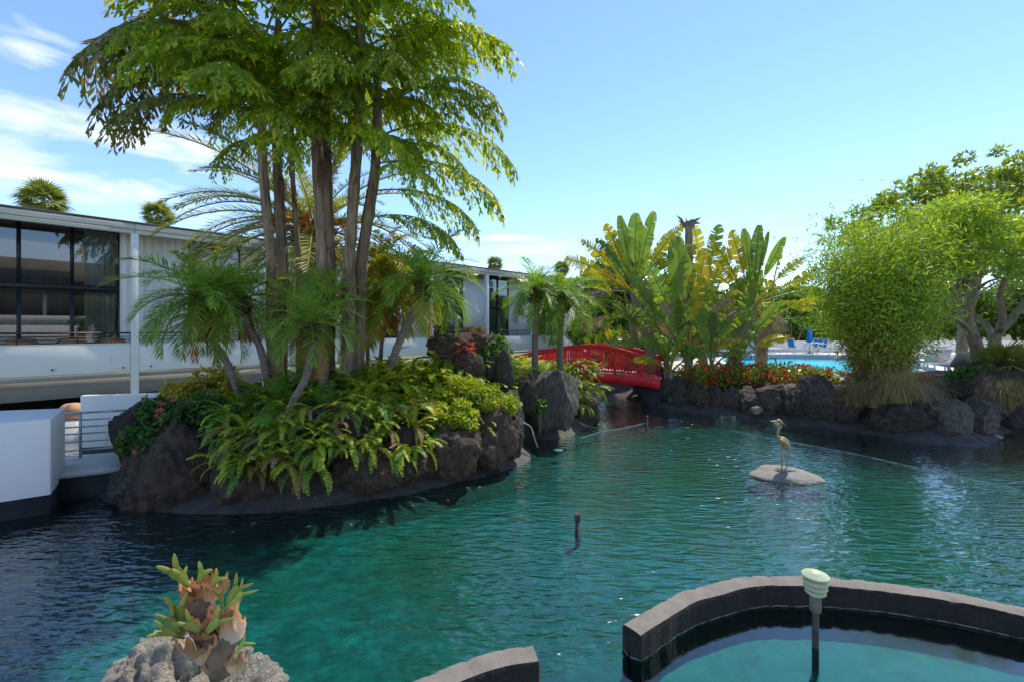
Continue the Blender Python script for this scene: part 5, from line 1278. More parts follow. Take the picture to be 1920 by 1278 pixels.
while nf < 290 and tries < 4000:
    tries += 1
    x = g.uniform(-5.6, 3.0); y = g.uniform(7.0, 16.5)
    d = isl_d(x, y)
    if d < .62: continue
    if y > 11.5 and x < -.6 and g.random() < .75: continue
    px_ = 960 + F * x / y
    if px_ < 440 and y < 9.6: continue
    if 960 < px_ < 1075 and y < 11.6: continue
    z = island_h(x, y)
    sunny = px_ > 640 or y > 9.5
    mt = 'leaf_fern' if (sunny and g.random() < .8) or g.random() < .35 else 'leaf_fern_dark'  # brighter leaf mostly where sun falls, darker elsewhere: light put into the colour
    s_ = g.uniform(.95, 1.6) * (1.0 if d > 1.1 else .8)
    lab = 'sunlit-toned yellow green sword fern on the crowded island' if mt == 'leaf_fern' else 'deeper green sword fern on the crowded island'
    grp = 'bright ferns on the island' if mt == 'leaf_fern' else 'darker ferns on the island'
    tilt = -.45 if d < 1.2 else -.1 * (y < 9)
    if d < 1.35 and y < 9.5:                            # the ferns along the front show single fronds
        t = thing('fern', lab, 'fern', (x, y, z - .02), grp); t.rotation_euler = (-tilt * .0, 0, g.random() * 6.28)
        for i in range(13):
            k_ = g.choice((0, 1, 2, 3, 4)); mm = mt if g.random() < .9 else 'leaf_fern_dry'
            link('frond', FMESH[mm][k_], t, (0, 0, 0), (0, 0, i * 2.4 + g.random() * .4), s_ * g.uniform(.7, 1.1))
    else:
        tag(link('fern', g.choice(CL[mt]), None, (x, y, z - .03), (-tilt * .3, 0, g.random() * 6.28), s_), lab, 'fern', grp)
    nf += 1
# ferns hanging from the front rocks
hang = [(x + g.uniform(-14, 14), y + g.uniform(-12, 12)) for x in range(425, 925, 26) for y in (770, 805, 840, 872) if g.random() < .85 and y < np.interp(x, [190, 330, 500, 650, 760, 850, 920, 985], [935, 960, 957, 944, 925, 902, 890, 866]) - 72]
for i, (x, y) in enumerate(hang):
    wl_ = np.interp(x, [190, 330, 500, 650, 760, 850, 920, 985], [935, 960, 957, 944, 925, 902, 890, 866])
    Yd = F * EYE / (wl_ - HY) + .02 + max(0, (860 - y)) * .0058
    p = P(x, y, Yd); t = thing('hanging_fern', 'sword fern arching out from the dark island rocks above the water', 'fern', tuple(p), 'ferns hanging on the island front')
    for j in range(9):
        mm = 'leaf_fern' if g.random() < .62 else ('leaf_fern_dark' if g.random() < .6 else 'leaf_fern_dry')
        link('frond', FMESH[mm][g.choice((1, 2, 3, 4, 4))], t, (0, 0, 0), (g.uniform(-.3, .3), 0, R(-90 + g.uniform(-85, 85))), g.uniform(.5, .95))
# ferns spilling over the corner by the bridge
for i in range(26):
    x = g.uniform(1062, 1116); y = g.uniform(680, 770) + max(0, x - 1095) * .8; Yd = 12.9 - (y - 680) * .006 + g.uniform(-.1, .1)
    if x < 1072 and y > 700: continue
    p = P(x, y, Yd); t = thing('corner_fern', 'pale green fern tumbling over the island corner before the bridge', 'fern', tuple(p), 'ferns on the bridge corner')
    for j in range(9): link('frond', FMESH['leaf_fern' if g.random() < .85 else 'leaf_fern_dry'][g.choice((1, 2, 3, 4))], t, (0, 0, 0), (0, 0, R(-80 + g.uniform(-110, 110))), g.uniform(.6, 1.0))
# low leafy ground cover
N = 60000; gg = np.random.default_rng(90)
X = gg.uniform(-7, 3.2, N); Y = gg.uniform(6.8, 18, N); d = sdist(ISLAND, X, Y); k_ = d > .72 + .25 * gg.random(N)
X, Y = X[k_], Y[k_]; near = (gg.random(len(X)) < np.clip(9.5 / Y, 0, 1) ** 2); X, Y = X[near], Y[near]
Z = np.array([island_h(x, y) for x, y in zip(X, Y)]) + gg.random(len(X)) ** 2 * .28; n_ = len(X)
dd = norm(gg.normal(size=(n_, 3)) + np.array([0, -.2, .35])); nr = norm(gg.normal(size=(n_, 3)) + np.array([0, 0, .8])); nr = norm(nr - (nr * dd).sum(1)[:, None] * dd)
m = MB(); Lf = .06 + .08 * gg.random(n_); m.diamonds(np.c_[X, Y, Z], dd, nr, Lf, Lf * .5, np.c_[gg.random(n_), 0 * X, 0 * X])
tag(m.build('ground_cover', 'leaf_fern'), 'low leafy ground cover between the ferns of the island', 'ground cover', None, 'stuff')
# dry roots and runners trailing down the front
m = MB(); g = random.Random(3)
front = [p for p in (W(x, y) for x, y in ((330, 958), (420, 960), (500, 957), (580, 951), (650, 944), (760, 925), (850, 903), (900, 893)))]
for i in range(420):
    u = g.random() * 6.99; a = int(u); p = front[a].lerp(front[a + 1], u - a); dd = g.uniform(.62, .95)
    x, y = p.x + g.gauss(0, .1), p.y + dd; z = .75 + .3 * g.random()
    L_ = g.uniform(.25, .75); dx = g.gauss(0, .12)
    m.tube(smooth_path([(x, y + .1, z), (x + dx * .3, y - .16, z - L_ * .25), (x + dx * .6 + g.gauss(0, .04), y - .26 - .1 * g.random(), z - L_ * .6), (x + dx, y - .30 - .12 * g.random(), max(.2, z - L_))], 8), np.linspace(.007, .0025, 8), 3, caps=False)
tag(m.build('hanging_roots', 'root_brown'), 'tangle of dry brown roots trailing down the island rocks', 'roots', None, 'stuff')

# ------------------------------------------------------------------ rocks
def px_rock(name, label, mat, x, y, w, h, Yd, seed, depth=None, group=None, tilt=(0, 0), cuts=7, rough=.16, rotz=0.0, cat='rock', ys=1.15):
    q = P(x, y, Yd); k_ = Yd / F * ys
    o = rock(name, mat, tuple(q), (w * k_ * 1.08, (depth or w * k_ * .85), h * k_ * 1.08), seed, rotz, tilt, cuts, rough)
    return tag(o, label, cat, group)
big = [(330, 888, 150, 140, 7.3, 'broad brown lava boulder under the dark flowering shrub'), (252, 825, 62, 120, 7.6, 'upright dark boulder at the island end by the footbridge'), (468, 885, 125, 100, 7.2, 'rounded brown boulder below the curving palm trunk'),
       (555, 878, 105, 85, 7.35, 'brown boulder hung with dry roots under the island ferns'), (632, 835, 105, 120, 7.75, 'tall brown boulder face in the middle of the island front'), (690, 880, 110, 80, 7.5, 'low brown boulder overhanging the black apron'),
       (765, 866, 95, 90, 7.85, 'dark boulder between hanging ferns'), (838, 850, 90, 90, 8.15, 'dark rounded boulder near the pale apron tip'), (912, 828, 95, 90, 8.8, 'rugged lava boulder at the island corner by the pump pipe'),
       (958, 822, 40, 62, 9.0, 'small leaning grey stone at the apron tip')]
for i, (x, y, w, h, Yd, lab) in enumerate(big): px_rock('boulder', lab, 'lava_brown' if i not in (1, 9) else 'lava_rock', x, y, w, h, Yd, 100 + i, group='island boulders', cuts=6, rough=.2)
px_rock('boulder', 'wide flat lava stone lying in the apron at the island end', 'lava_rock', 275, 900, 110, 50, 7.2, 131, group='island boulders')
fall = [(848, 652, 100, 56, 10.3, 'overhanging lava ledge of the waterfall', 'lava_brown'), (893, 645, 74, 40, 10.6, 'flat topped lava block crowning the waterfall', 'lava_brown'), (878, 688, 66, 52, 10.1, 'rounded lava block under the red bromeliad', 'lava_brown'),
        (922, 690, 40, 76, 10.5, 'tall narrow grey lava slab beside the waterfall ledge', 'striated_rock'), (946, 700, 34, 84, 10.3, 'dark upright slab at the bridge side of the waterfall', 'lava_rock'), (845, 700, 40, 50, 10.2, 'grey stone propping the overhanging ledge', 'lava_brown'),
        (955, 775, 60, 80, 9.7, 'dark stone in the cleft below the waterfall', 'lava_rock'), (985, 742, 46, 76, 10.6, 'slanting slab in the waterfall cleft', 'lava_brown'), (935, 640, 28, 24, 10.9, 'small dark stone on the waterfall top', 'lava_rock')]
for i, (x, y, w, h, Yd, lab, mt) in enumerate(fall): px_rock('waterfall_rock', lab, mt, x, y, w, h, Yd, 140 + i, group='waterfall rocks', cuts=11, rough=.2, ys=.95, tilt=(0, R(12) if i in (3, 7) else 0))
o = px_rock('tall_boulder', 'tall pointed grey boulder with slanting stripes by the water', 'striated_rock', 1036, 742, 78, 104, 11.4, 163, cuts=12, rough=.10, tilt=(R(-12), R(10)))
px_rock('boulder', 'dark stone under the ferns at the bridge corner', 'lava_rock', 1098, 772, 44, 46, 12.9, 171, group='island boulders')
edge = [(1211, 715, 44, 46), (1236, 724, 34, 58), (1256, 733, 30, 44), (1278, 738, 34, 52), (1301, 741, 28, 46), (1324, 746, 32, 52), (1348, 750, 36, 44), (1376, 752, 36, 38), (1406, 755, 44, 46), (1444, 752, 50, 62), (1490, 757, 54, 48), (1533, 750, 62, 74)]
for i, (x, y, w, h) in enumerate(edge):
    Yd = float(np.interp(x, [1200, 1250, 1300, 1360, 1420, 1490, 1560], [16.6, 15.25, 14.5, 13.8, 13.2, 12.6, 12.2])) + .55
    px_rock('edging_stone', 'rough dark lava edging stone, %s from the bridge along the bank' % ('first second third fourth fifth sixth seventh eighth ninth tenth eleventh twelfth'.split()[i]), 'lava_rock', x, y, w, h, Yd, 200 + i, group='lava edging stones', cuts=8, rough=.18, rotz=i * 1.3)
px_rock('edging_stone', 'tiny pale stone lying on the black bank apron', 'islet_stone', 1420, 768, 17, 12, 13.3, 220)
rb_ = [(1705, 790, 92, 56, 11.5, 'lava_rock', 'long dark boulder under the drooping fountain grass'), (1781, 789, 76, 68, 11.2, 'striated_rock', 'big rounded grey boulder at the bank corner'), (1826, 782, 60, 60, 11.5, 'striated_rock', 'rounded grey boulder tucked behind the bank corner one'),
       (1832, 748, 76, 64, 12.2, 'lava_brown', 'dark brown boulder above the two grey ones'), (1776, 737, 46, 32, 12.8, 'lava_brown', 'small brown boulder in front of the lounger'), (1884, 800, 60, 40, 12.3, 'lava_rock', 'low dark stone under the far fountain grass'),
       (1915, 792, 50, 44, 12.9, 'lava_rock', 'dark stone at the open water end of the bank'), (1866, 712, 92, 64, 13.0, 'lava_rock', 'large dark mound of lava below the low fan palm'), (1650, 792, 50, 34, 11.8, 'lava_rock', 'low dark stone between the two grass tufts'), (1580, 770, 44, 40, 12.4, 'lava_rock', 'dark stone beside the smaller grass tuft'), (1925, 735, 60, 70, 13.2, 'lava_brown', 'brown lava heap beyond the orange croton')]
for i, (x, y, w, h, Yd, mt, lab) in enumerate(rb_): px_rock('bank_boulder', lab, mt, x, y, w, h, Yd, 240 + i, group='bank boulders', cuts=8, rough=.15, rotz=i * .9)

# heron islet, foreground rock
is_ = W(1472, 893); o = rock('islet_stone', 'islet_stone', (is_.x, is_.y + .05, .0), (1.12, .85, .25), 301, R(-16), (0, 0), 4, .06); tag(o, 'flat pale stone islet carrying the bronze heron', 'rock')
fr_ = rock('foreground_rock', 'pale_rock', (-1.97, 2.72, .27), (.94, .88, 1.14), 311, .3, (0, 0), 6, .24, 6); tag(fr_, 'pale pitted boulder holding the staghorn fern', 'rock')

# ------------------------------------------------------------------ bronze heron
HYd = 8.25
hb_ = P(1467, 878, HYd)
hr = thing('heron_statue', 'slender bronze heron statue standing on the flat islet stone', 'statue', tuple(hb_))
def hp(x, y, dy=0.0): q = P(x, y, HYd + dy); return (q.x - hb_.x, q.y - hb_.y, q.z - hb_.z)
spine = smooth_path([hp(1443, 789.5), hp(1455, 788.5), hp(1459, 787.5), hp(1464, 790), hp(1465, 797), hp(1459.5, 806), hp(1457.5, 813), hp(1460, 819), hp(1466, 824), hp(1472, 829), hp(1477, 836), hp(1481, 844)], 56)
rad = np.interp(np.linspace(0, 11, 56), range(12), [.003, .012, .026, .030, .022, .018, .019, .030, .070, .078, .052, .008])
MB().tube(spine, rad, 14).build('body', 'bronze', hr, True)
MB().tube(smooth_path([hp(1462, 786.5), hp(1467, 792), hp(1475, 798)], 8), np.linspace(.012, .003, 8), 6).build('crest', 'bronze', hr, True)
for x0, x1, dy in ((1467, 1466, -.03), (1474, 1475.5, .03)):
    MB().tube([hp(x0, 834, dy), hp((x0 + x1) / 2 + .6, 855, dy), hp(x1, 877, dy)], [.022, .011, .010], 8).build('leg', 'bronze', hr, True)
    ft = MB(); f0 = hp(x1, 877, dy)
    for dx, dyy in ((-.11, -.02), (-.08, -.09), (-.07, .07), (.06, .0)): ft.tube([f0, (f0[0] + dx, f0[1] + dyy, f0[2] - .012)], [.011, .005], 6)
    ft.build('foot', 'bronze', hr, True)
for s_ in (-1, 1):
    w_ = MB(); pts = smooth_path([hp(1463, 823, s_ * .06), hp(1471, 829, s_ * .078), hp(1478, 838, s_ * .05), hp(1480.5, 846, s_ * .015)], 12)
    w_.tube(pts, np.interp(np.linspace(0, 1, 12), [0, .4, 1], [.018, .045, .006]), 8); w_.build('wing', 'bronze', hr, True)
rk = rock('plinth_stone', 'islet_stone', hp(1471, 880), (.34, .22, .07), 321, 0, (0, 0), 4, .1, 3, hr)

# ------------------------------------------------------------------ tiered garden lamp, pipes, cords
lp = W(1529, 1212); t = thing('tiered_lamp', 'pale green tiered garden lamp on a dark post in the calm basin', 'lamp', (lp.x, lp.y, 0))
MB().tube([(0, 0, -.6), (0, 0, .15), (0, 0, .37)], .026, 12).build('post', 'pipe_dark', t, True)
sl_ = MB(); sl_.lathe([(.028, .30), (.043, .305), (.044, .44), (.034, .45)], 14); sl_.build('socket', 'kerb_mortar', t, True)
MB().lathe([(.05, .442), (.052, .62)], 14).build('lamp_body', 'lamp_green', t, True)
for z, r_ in ((.47, .080), (.512, .090), (.554, .096)):
    MB().lathe([(.05, z + .012), (r_ * .92, z - .012), (r_, z - .006), (r_ * .97, z + .004), (.055, z + .034), (.05, z + .03)], 22).build('shade_tier', 'lamp_green', t, True)
MB().lathe([(.05, .60), (.102, .598), (.106, .606), (.10, .614), (.055, .628), (.05, .638), (.001, .640)], 24).build('cap', 'lamp_green', t, True)
q = W(1083, 990); t = thing('black_pipe', 'short black pipe standing up in the middle of the pond', 'pipe', (q.x, q.y, 0))
MB().tube([(0, 0, -.75), (0, 0, .13)], .034, 14).build('stand', 'pipe_dark', t, True); MB().lathe([(.034, .10), (.042, .105), (.042, .20), (.036, .205), (.034, .19), (.001, .19)], 16).build('collar', 'pipe_dark', t, True)
q = W(1213, 792); t = thing('marker_post', 'thin dark marker post in the water before the bridge', 'post', (q.x, q.y, 0))
MB().tube([(0, 0, -.75), (0, 0, .17)], .030, 8).build('stake', 'pipe_dark', t, True); MB().lathe([(.036, .15), (.04, .16), (.04, .2), (.001, .205)], 10).build('cap', 'pipe_dark', t, True)
def cord(name, lab, pts, r, mat, cat='cord', n=30): return tag(MB().tube(smooth_path(pts, n), r, 6).build(name, mat, None, True), lab, cat)
cord('pump_pipe', 'bent grey pump pipe leaning from the ferns into the water', [tuple(P(938, 770, 9.3)), tuple(P(960, 782, 9.4)), tuple(P(993, 798, 9.6)), tuple(P(1000, 815, 9.6)), tuple(P(1008, 838, 9.7))], .018, 'steel', 'pipe')
cord('ledge_pipe', 'dark pipe poking from the waterfall ledge into the yellow ferns', [tuple(P(845, 666, 10.0)), tuple(P(810, 668, 9.8)), tuple(P(780, 672, 9.6)), tuple(P(775, 690, 9.6))], .02, 'pipe_dark', 'pipe')
cord('long_cord', 'thin teal cord floating from the bank stones past the heron', [tuple(W(1365, 806)), tuple(W(1450, 822)), tuple(W(1600, 850)), tuple(W(1750, 884)), tuple(W(1925, 920))], .013, 'cord')
cord('short_cord', 'short teal cord floating from the marker post towards the island', [tuple(W(1212, 792)), tuple(W(1170, 802)), tuple(W(1130, 808)), tuple(W(1085, 822))], .014, 'cord')
cord('hose', 'thin black hose running down the grey apron by the boulders', [tuple(P(1816, 806, 11.0)), tuple(P(1830, 818, 10.8)), tuple(P(1862, 838, 10.4))], .014, 'pipe_dark', 'hose')
q = W(1047, 844); o = MB().lathe([(.001, -.01), (.10, -.005), (.105, .008), (.09, .015), (.001, .018)], 16).build('floating_disc', 'cord', None, True, loc=(q.x, q.y, .005)); tag(o, 'small round teal disc floating by the pump pipe', 'float')

# ------------------------------------------------------------------ staghorn fern on the foreground rock
sb = P(405, 1232, 2.55)
st = thing('staghorn_fern', 'staghorn fern with papery orange shields and antler leaves on the pale boulder', 'fern', tuple(sb))
def sp_(x, y, dy=0.0): q = P(x, y, 2.55 + dy); return (q.x - sb.x, q.y - sb.y, q.z - sb.z)
core = MB(); core.tube(smooth_path([sp_(420, 1260), sp_(412, 1225), sp_(395, 1190), sp_(380, 1150), sp_(375, 1115)], 18), np.interp(np.linspace(0, 1, 18), [0, .5, 1], [.07, .075, .06]), 14)
core.tube(smooth_path([sp_(418, 1225), sp_(428, 1190), sp_(430, 1150)], 10), np.linspace(.06, .045, 10), 12)
o = core.build('stump', 'staghorn_core', st, True)
def shield(x, y, w, h, face, lean, seed, mat='shield_frond', pal=.5):
    """a papery cupped shield frond with a torn, lobed upper rim"""
    g = random.Random(seed); m = MB(); nu, nv = 25, 9; V, T_ = [], []
    spk = [g.uniform(.72, 1.25) for _ in range(nu)]
    for i in range(nu):
        a = -1.5 + 3.0 * i / (nu - 1); lob = spk[i] * (1 + .12 * math.sin(i * .8 + seed))
        edge_ = 1 - .45 * (abs(a) / 1.5) ** 3
        for j in range(nv):
            v = j / (nv - 1); hh = h * v * (1 + (lob - 1) * v ** 2.5) * edge_
            rr = w * (.72 + .5 * math.sin(2.2 * v) + .30 * v ** 3 * lean * lob)
            V.append((rr * math.sin(a) + g.gauss(0, .003), -rr * math.cos(a) * .8, hh + .01 * math.sin(9 * v + i) * v)); T_.append((min(1, max(0, 1.05 - 1.25 * v + g.gauss(0, .10) + (pal - .5))), v, 0))
    i, j = np.meshgrid(np.arange(nu - 1), np.arange(nv - 1), indexing='ij')
    m.add(V, np.stack([i * nv + j, (i + 1) * nv + j, (i + 1) * nv + j + 1, i * nv + j + 1], -1).reshape(-1, 4), None, np.array(T_))
    q = sp_(x, y); m.build('shield_frond', mat, st, True, loc=q, rot=(g.uniform(-.25, .25), g.uniform(-.3, .3), R(face)))
for i, (x, y, w, h, f_, l_, pl2) in enumerate(((368, 1222, .085, .16, -25, .5, .9), (398, 1236, .075, .13, 15, .5, .95), (440, 1200, .055, .16, 40, .3, .9), (376, 1178, .085, .13, 5, .9, .35), (366, 1160, .075, .15, -40, .9, .3), (374, 1130, .065, .10, -10, 1.6, .25), (362, 1124, .055, .10, -50, 1.6, .3), (392, 1124, .06, .11, 35, 1.5, .3), (378, 1112, .05, .09, 10, 1.8, .2),
        (412, 1165, .055, .11, 20, 1.0, .4), (430, 1158, .05, .10, 60, 1.3, .35), (436, 1258, .055, .11, 20, .4, .95), (404, 1260, .05, .09, -10, .4, .9), (388, 1195, .07, .10, 25, .9, .3), (385, 1118, .055, .10, 175, 1.4, .3))): shield(x, y, w, h, f_, l_, i, pal=pl2)
def antler(pts, w, seed, fork=2):
    """a strap leaf that widens and splits into blunt antler lobes; pts in photo pixels"""
    p0_ = pts[0]; pts = [(p0_[0] + (q[0] - p0_[0]) * 1.05, p0_[1] + (q[1] - p0_[1]) * 1.05, -.06 - .03 * i_) for i_, q in enumerate(pts)]; w *= .85
    m = MB(); path = smooth_path([sp_(*p) for p in pts], 12); L_ = np.linalg.norm(np.diff(path, axis=0), axis=1).sum()
    T_ = norm(np.gradient(path, axis=0)); view = np.array([.15, -1.0, .25]); Sd = norm(np.cross(T_, view)); Nn = norm(np.cross(Sd, T_))
    wv = w * np.interp(np.linspace(0, 1, 12), [0, .35, .8, 1], [.22, .55, 1.0, 1.0])
    V = np.vstack([path - Sd * wv[:, None] / 2, path + Nn * wv[:, None] * -.12, path + Sd * wv[:, None] / 2]); i = np.arange(11)
    tn = np.zeros((36, 3)); tn[:, 0] = random.random(); tn[:, 1] = np.tile(np.linspace(0, .7, 12), 3); tn[24:, 1] += .2
    m.add(V, np.vstack([np.stack([i, i + 1, 12 + i + 1, 12 + i], 1), np.stack([12 + i, 12 + i + 1, 24 + i + 1, 24 + i], 1)]), None, tn)
    e, t_, s2 = path[-1], T_[-1], Sd[-1]
    for k_ in range(fork):                      # lobes
        sg = -1 if k_ == 0 else 1; o_ = e + s2 * sg * w * .27; dirv = norm(t_ + s2 * sg * .45); ll = L_ * (.62 if k_ else .48)
        sd3 = norm(np.cross(dirv, view)); u = np.linspace(0, 1, 7); ww = w * .21 * np.array([1, 1.05, 1.05, 1, .85, .55, .1])
        c_ = o_ + dirv * (u * ll)[:, None] + np.array([0, -.0, .0])
        Vv = np.vstack([c_ - sd3 * ww[:, None], c_ + sd3 * ww[:, None]]); i2 = np.arange(6)
        tn = np.zeros((14, 3)); tn[:, 0] = .6; tn[:, 1] = np.tile(.6 + .4 * u, 2); m.add(Vv, np.stack([i2, i2 + 1, 7 + i2 + 1, 7 + i2], 1), None, tn)
    o = m.build('antler_frond', 'leaf_staghorn', st, False)
    md = o.modifiers.new('thickness', 'SOLIDIFY'); md.thickness = .0025
for i, (p_, w_) in enumerate((([(352, 1100), (340, 1085), (325, 1068)], .075), ([(355, 1098), (348, 1088), (342, 1076)], .05), ([(372, 1092), (376, 1080), (380, 1070)], .06), ([(395, 1098), (402, 1090), (408, 1082)], .055), ([(424, 1140), (432, 1120), (444, 1102)], .05), ([(418, 1138), (416, 1125), (412, 1114)], .035), ([(420, 1140), (438, 1128), (452, 1112)], .04),
     ([(345, 1185), (336, 1165), (332, 1140)], .075), ([(343, 1190), (330, 1176), (318, 1160)], .06), ([(346, 1196), (325, 1187), (306, 1183)], .055), ([(380, 1195), (368, 1180), (352, 1168)], .06), ([(383, 1193), (392, 1180), (408, 1162)], .06), ([(444, 1225), (450, 1212), (458, 1204)], .035))): antler(p_, w_, i)

# ------------------------------------------------------------------ pool side furniture
def umbrella(x, ytop, Yd, lab):
    q = P(x, ytop, Yd); h = q.z - 1.045; t = thing('closed_umbrella', lab, 'umbrella', (q.x, Yd, 1.045), 'blue pool umbrellas')
    m = MB(); n_ = 24; V = []; pr = [(.06, .0), (.15, .06), (.16, .14), (.13, .3), (.12, .6), (.105, .82), (.07, .93), (.012, 1.0)]; z0, z1 = h * .40, h
    for r_, u in pr:
        for j in range(n_):
            a = j / n_ * 6.283; rr = r_ * (1 + .22 * math.cos(8 * a)); V.append((rr * math.cos(a), rr * math.sin(a), z0 + (z1 - z0) * u))
    i, j = np.meshgrid(np.arange(len(pr) - 1), np.arange(n_), indexing='ij')
    m.add(V, np.stack([i * n_ + j, i * n_ + (j + 1) % n_, (i + 1) * n_ + (j + 1) % n_, (i + 1) * n_ + j], -1).reshape(-1, 4)); m.build('canopy', 'blue_canvas', t, True)
    MB().tube([(0, 0, 0), (0, 0, h * .5), (0, 0, h + .06)], .022, 8).build('pole', 'white_plastic', t, True)
    MB().lathe([(.22, 0), (.22, .05), (.06, .08), (.05, .2)], 16).build('base', 'beam_grey', t, True)
umbrella(1518, 612, 28.9, 'closed blue umbrella rising from the pool side table'); umbrella(1353, 606, 27.0, 'closed blue umbrella half hidden behind the traveller palm stem')
tq = P(1518, 650, 28.9); t = thing('pool_table', 'round white pool side table between the blue chairs', 'table', (tq.x, 28.9, 1.045))
MB().lathe([(.001, .68), (.50, .68), (.52, .70), (.50, .72), (.001, .725)], 24).build('tabletop', 'white_plastic', t, True)
for a in range(4): c_, s_ = math.cos(R(45 + 90 * a)), math.sin(R(45 + 90 * a)); MB().tube([(c_ * .12, s_ * .12, .68), (c_ * .38, s_ * .38, 0)], .018, 6).build('leg', 'white_plastic', t, True)
def pool_chair(x, Yd, rz, lab):
    q = P(x, 650, Yd); t = thing('pool_chair', lab, 'chair', (q.x, Yd, 1.045), 'blue sling chairs', R(rz))
    def sling(name, pts):
        p = smooth_path(pts, 8); V = np.vstack([p + (0, -.24, 0), p + (0, .24, 0)]); i = np.arange(7); MB().add(V, np.stack([i, i + 1, 8 + i + 1, 8 + i], 1)).build(name, 'blue_canvas', t, True)
    sling('seat', [(.26, 0, .42), (.0, 0, .38), (-.22, 0, .40)]); sling('backrest', [(-.22, 0, .41), (-.30, 0, .65), (-.36, 0, .92)])
    for s_ in (-.26, .26):
        MB().tube(smooth_path([(.30, s_, 0), (.26, s_, .40), (.0, s_, .38), (-.22, s_, .40), (-.37, s_, .95)], 16), .018, 6).build('side_frame', 'white_plastic', t, True)
        MB().tube(smooth_path([(-.34, s_, 0), (-.22, s_, .36), (-.26, s_, .62), (.2, s_, .63), (.28, s_, .40)], 16), .018, 6).build('armrest', 'white_plastic', t, True)
    MB().tube([(-.37, -.26, .95), (-.37, .26, .95)], .018, 6).build('top_bar', 'white_plastic', t)
pool_chair(1491, 28.6, 10, 'blue sling chair at the table, its back towards the traveller palms'); pool_chair(1500, 29.6, -35, 'blue sling chair tucked behind the table on the palm side')
pool_chair(1538, 28.6, 170, 'blue sling chair at the table, its back towards the bamboo'); pool_chair(1530, 29.7, 215, 'blue sling chair tucked behind the table on the bamboo side')
def lounger(x, y, Yd, rz, lab, s_=1.0):
    q = P(x, y, Yd); t = thing('sun_lounger', lab, 'sun lounger', (q.x, Yd, 1.045), 'white sun loungers', R(rz)); t.scale = (s_,) * 3
    for nm, a, b in (('seat', (-.35, 0, .34), (1.15, 0, .34)), ('backrest', (-.37, 0, .35), (-.95, 0, .82))):
        a, b = np.array(a), np.array(b); m = MB(); V = []
        for p in (a, b):
            for yy, zz in ((-.33, -.03), (.33, -.03), (.33, .03), (-.33, .03)): V.append(p + np.array([0, yy, zz]))
        m.add(V, [(0, 1, 5, 4), (1, 2, 6, 5), (2, 3, 7, 6), (3, 0, 4, 7), (0, 3, 2, 1), (4, 5, 6, 7)]); m.build(nm, 'white_plastic', t)
    for xx, yy in ((-.3, -.3), (-.3, .3), (1.0, -.3), (1.0, .3)): MB().tube([(xx, yy, .32), (xx, yy, 0)], .03, 6).build('leg', 'white_plastic', t)
lounger(1428, 655, 28.6, 0, 'white sun lounger by the pool ladder with raised back'); lounger(1372, 655, 27.6, -20, 'white sun lounger half hidden behind the traveller palm stem'); lounger(1340, 655, 26.2, -30, 'white sun lounger glimpsed between the traveller palm leaves')
lounger(1790, 700, 15.6, 70, 'white sun lounger in front of the gnarled tree', 1.05); lounger(1748, 690, 17.6, 60, 'white sun lounger glimpsed between the bamboo and the gnarled tree', 1.0); lounger(1893, 690, 17.0, 80, 'white sun lounger behind the low fan palm')
wl = thing('pool_wall', 'low white wall running along the far side of the pool deck', 'wall', (0, 0, 0))
for i in range(12): bx('wall_panel', 'white_wall', wl, 8 + i * 3 + .008, 11 + i * 3 - .008, 31.0, 31.25, 1.04, 1.72, bevel=.02)
for i in range(12): bx('coping', 'white_paint', wl, 8 + i * 3 + .004, 11 + i * 3 - .004, 30.96, 31.29, 1.722, 1.78)
pl_ = thing('planter_wall', 'low white block wall on the deck behind the gnarled tree', 'wall', (0, 0, 0))
for i in range(4): bx('block', 'white_wall', pl_, 16.4 + i * 1.3 + .01, 17.7 + i * 1.3 - .01, 21.4, 21.7, 1.04, 1.36 + .1 * (i % 2), bevel=.02)
for x, Yd, lab in ((1413, 27.5, 'pool ladder with twin curved steel rails'),):
    q = P(x, 660, Yd); t = thing('pool_ladder', lab, 'ladder', (q.x, Yd, 1.10))
    for dx in (-.3, .3): MB().tube(smooth_path([(dx, .45, -.06), (dx, .40, .62), (dx, .12, .80), (dx, -.22, .55), (dx, -.3, -.35)], 20), .024, 8).build('rail', 'rail_metal', t, True)
    for z in (-.1, -.3): bx('step', 'steel', t, -.3, .3, -.33, -.25, z - .02, z + .02)
q = P(1440, 684, 17.6); t = thing('pool_handrail', 'single bent blue grey handrail at the near pool edge', 'handrail', (q.x, 17.2, 1.05))
MB().tube(smooth_path([(-.28, 0, -.1), (-.26, 0, .42), (.0, .1, .50), (.18, .2, .42), (.26, .25, -.1)], 18), .026, 8).build('rail', 'rail_metal', t, True); MB().lathe([(.05, -.01), (.05, .03), (.03, .035)], 12, (-.28, 0, 0)).build('flange', 'steel', t, True)
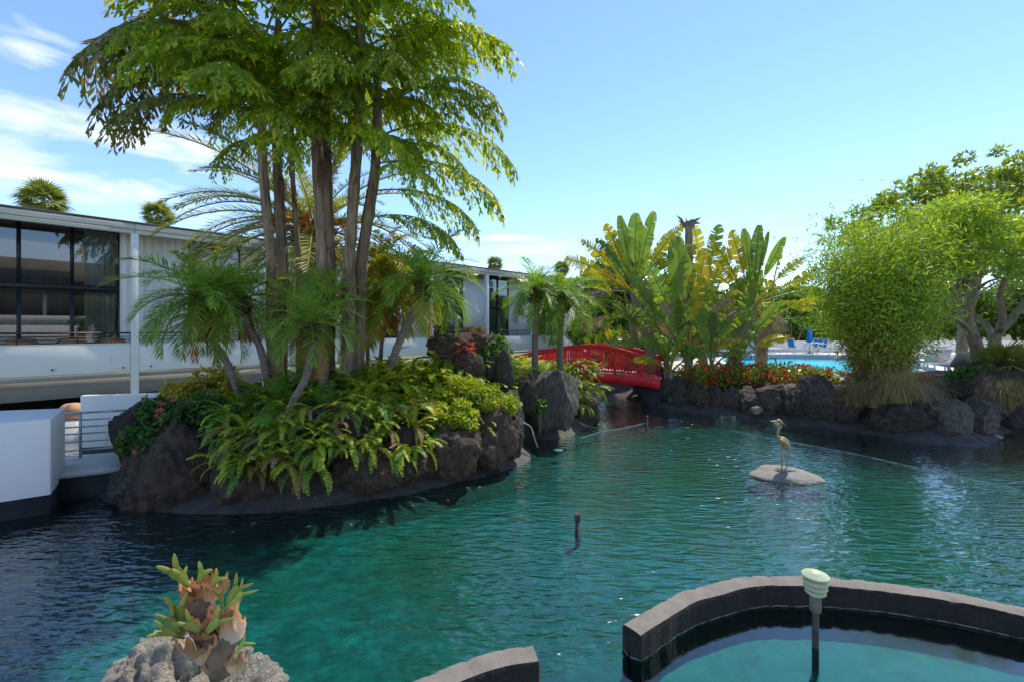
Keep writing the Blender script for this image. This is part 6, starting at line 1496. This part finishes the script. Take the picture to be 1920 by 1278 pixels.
# planters on the parapet: orchids and dry hanging plant
def planter(x, lab, kind, seed):
    s_ = s_at(x, .02); p = bnor * (DN + .02) + bdir * s_; g2 = np.random.default_rng(seed)
    t = thing('planter', lab, 'plant pot', (p.x, p.y, 2.2), 'planters on the parapet')
    MB().lathe([(.10, 0), (.16, .28), (.17, .30), (.14, .30), (.001, .27)], 16).build('pot', 'frame' if kind == 'orchid' else 'terracotta', t, True)
    if kind == 'orchid':
        for k_ in range(3):
            a = k_ * 2.1; pts = smooth_path([(0, 0, .28), (.08 * math.cos(a), .08 * math.sin(a), .7), (.3 * math.cos(a), .2 * math.sin(a), 1.05 - .1 * k_)], 10); MB().tube(pts, .007, 4).build('stem', 'root_brown', t)
            m = MB(); nn = 40; b = pts[g2.integers(5, 10, nn)] + g2.normal(0, .05, (nn, 3)); m.diamonds(b, norm(g2.normal(size=(nn, 3))), norm(g2.normal(size=(nn, 3)) + np.array([0, -1, 0])), .09, .08, np.c_[g2.random(nn), np.zeros(nn), np.zeros(nn)]); m.build('blossoms', 'petal_white', t)['kind'] = 'stuff'
    else:
        nn = 240; a = g2.random(nn) * 6.28; m = MB(); d = norm(np.c_[np.cos(a), np.sin(a), .5 + .7 * g2.random(nn)]); m.strips(np.tile([0, 0, .28], (nn, 1)) + g2.normal(0, .05, (nn, 3)), d, norm(np.c_[-np.sin(a), np.cos(a), 0 * a + .3]), .55 + .4 * g2.random(nn), .05, np.c_[0 * a, 0 * a, -.45 - .3 * g2.random(nn)], np.c_[g2.random(nn), 0 * a, 0 * a]); m.build('foliage', 'leaf_fern_dry', t)['kind'] = 'stuff'
planter(818, 'potted white orchid on the parapet beside the white post', 'orchid', 1); planter(850, 'potted white orchid on the parapet in front of the blinds', 'orchid', 2); planter(876, 'potted dry drooping plant on the parapet above the waterfall', 'dry', 3); planter(893, 'potted dry plant at the end of the parapet planters', 'dry', 4)

# fallen leaves floating on the pond
g = random.Random(21)
lm = {}
for mt in ('leaf_old', 'leaf_dead', 'leaf_fern'):
    m = MB(); m.add([(-.05, 0, 0), (-.02, -.022, .006), (.03, -.018, .005), (.06, 0, .0), (.03, .018, .006), (-.02, .022, .004), (0, 0, -.002)], None, [(0, 1, 6), (1, 2, 6), (2, 3, 6), (3, 4, 6), (4, 5, 6), (5, 0, 6)], (.6, .3, 0)); lm[mt] = m.mesh('floating_leaf', mt)
spots = [(1128 + g.uniform(-14, 22), 800 + g.uniform(-5, 8)) for _ in range(9)] + [(g.uniform(420, 900), 0) for _ in range(9)]
for i, (x, y) in enumerate(spots):
    if y == 0: y = np.interp(x, [190, 330, 500, 650, 760, 850, 920, 985], [935, 960, 957, 944, 925, 902, 890, 866]) + g.uniform(8, 60)
    q = W(x, y); o = link('floating_leaf', lm[g.choice(list(lm))], None, (q.x, q.y, .006), (0, 0, g.random() * 6.28), g.uniform(.4, .8))
    tag(o, 'dry orange leaf floating by the island corner before the bridge' if i < 9 else 'small leaf floating in the shade off the island apron', 'leaf', 'leaves by the bridge corner' if i < 9 else 'leaves off the island')
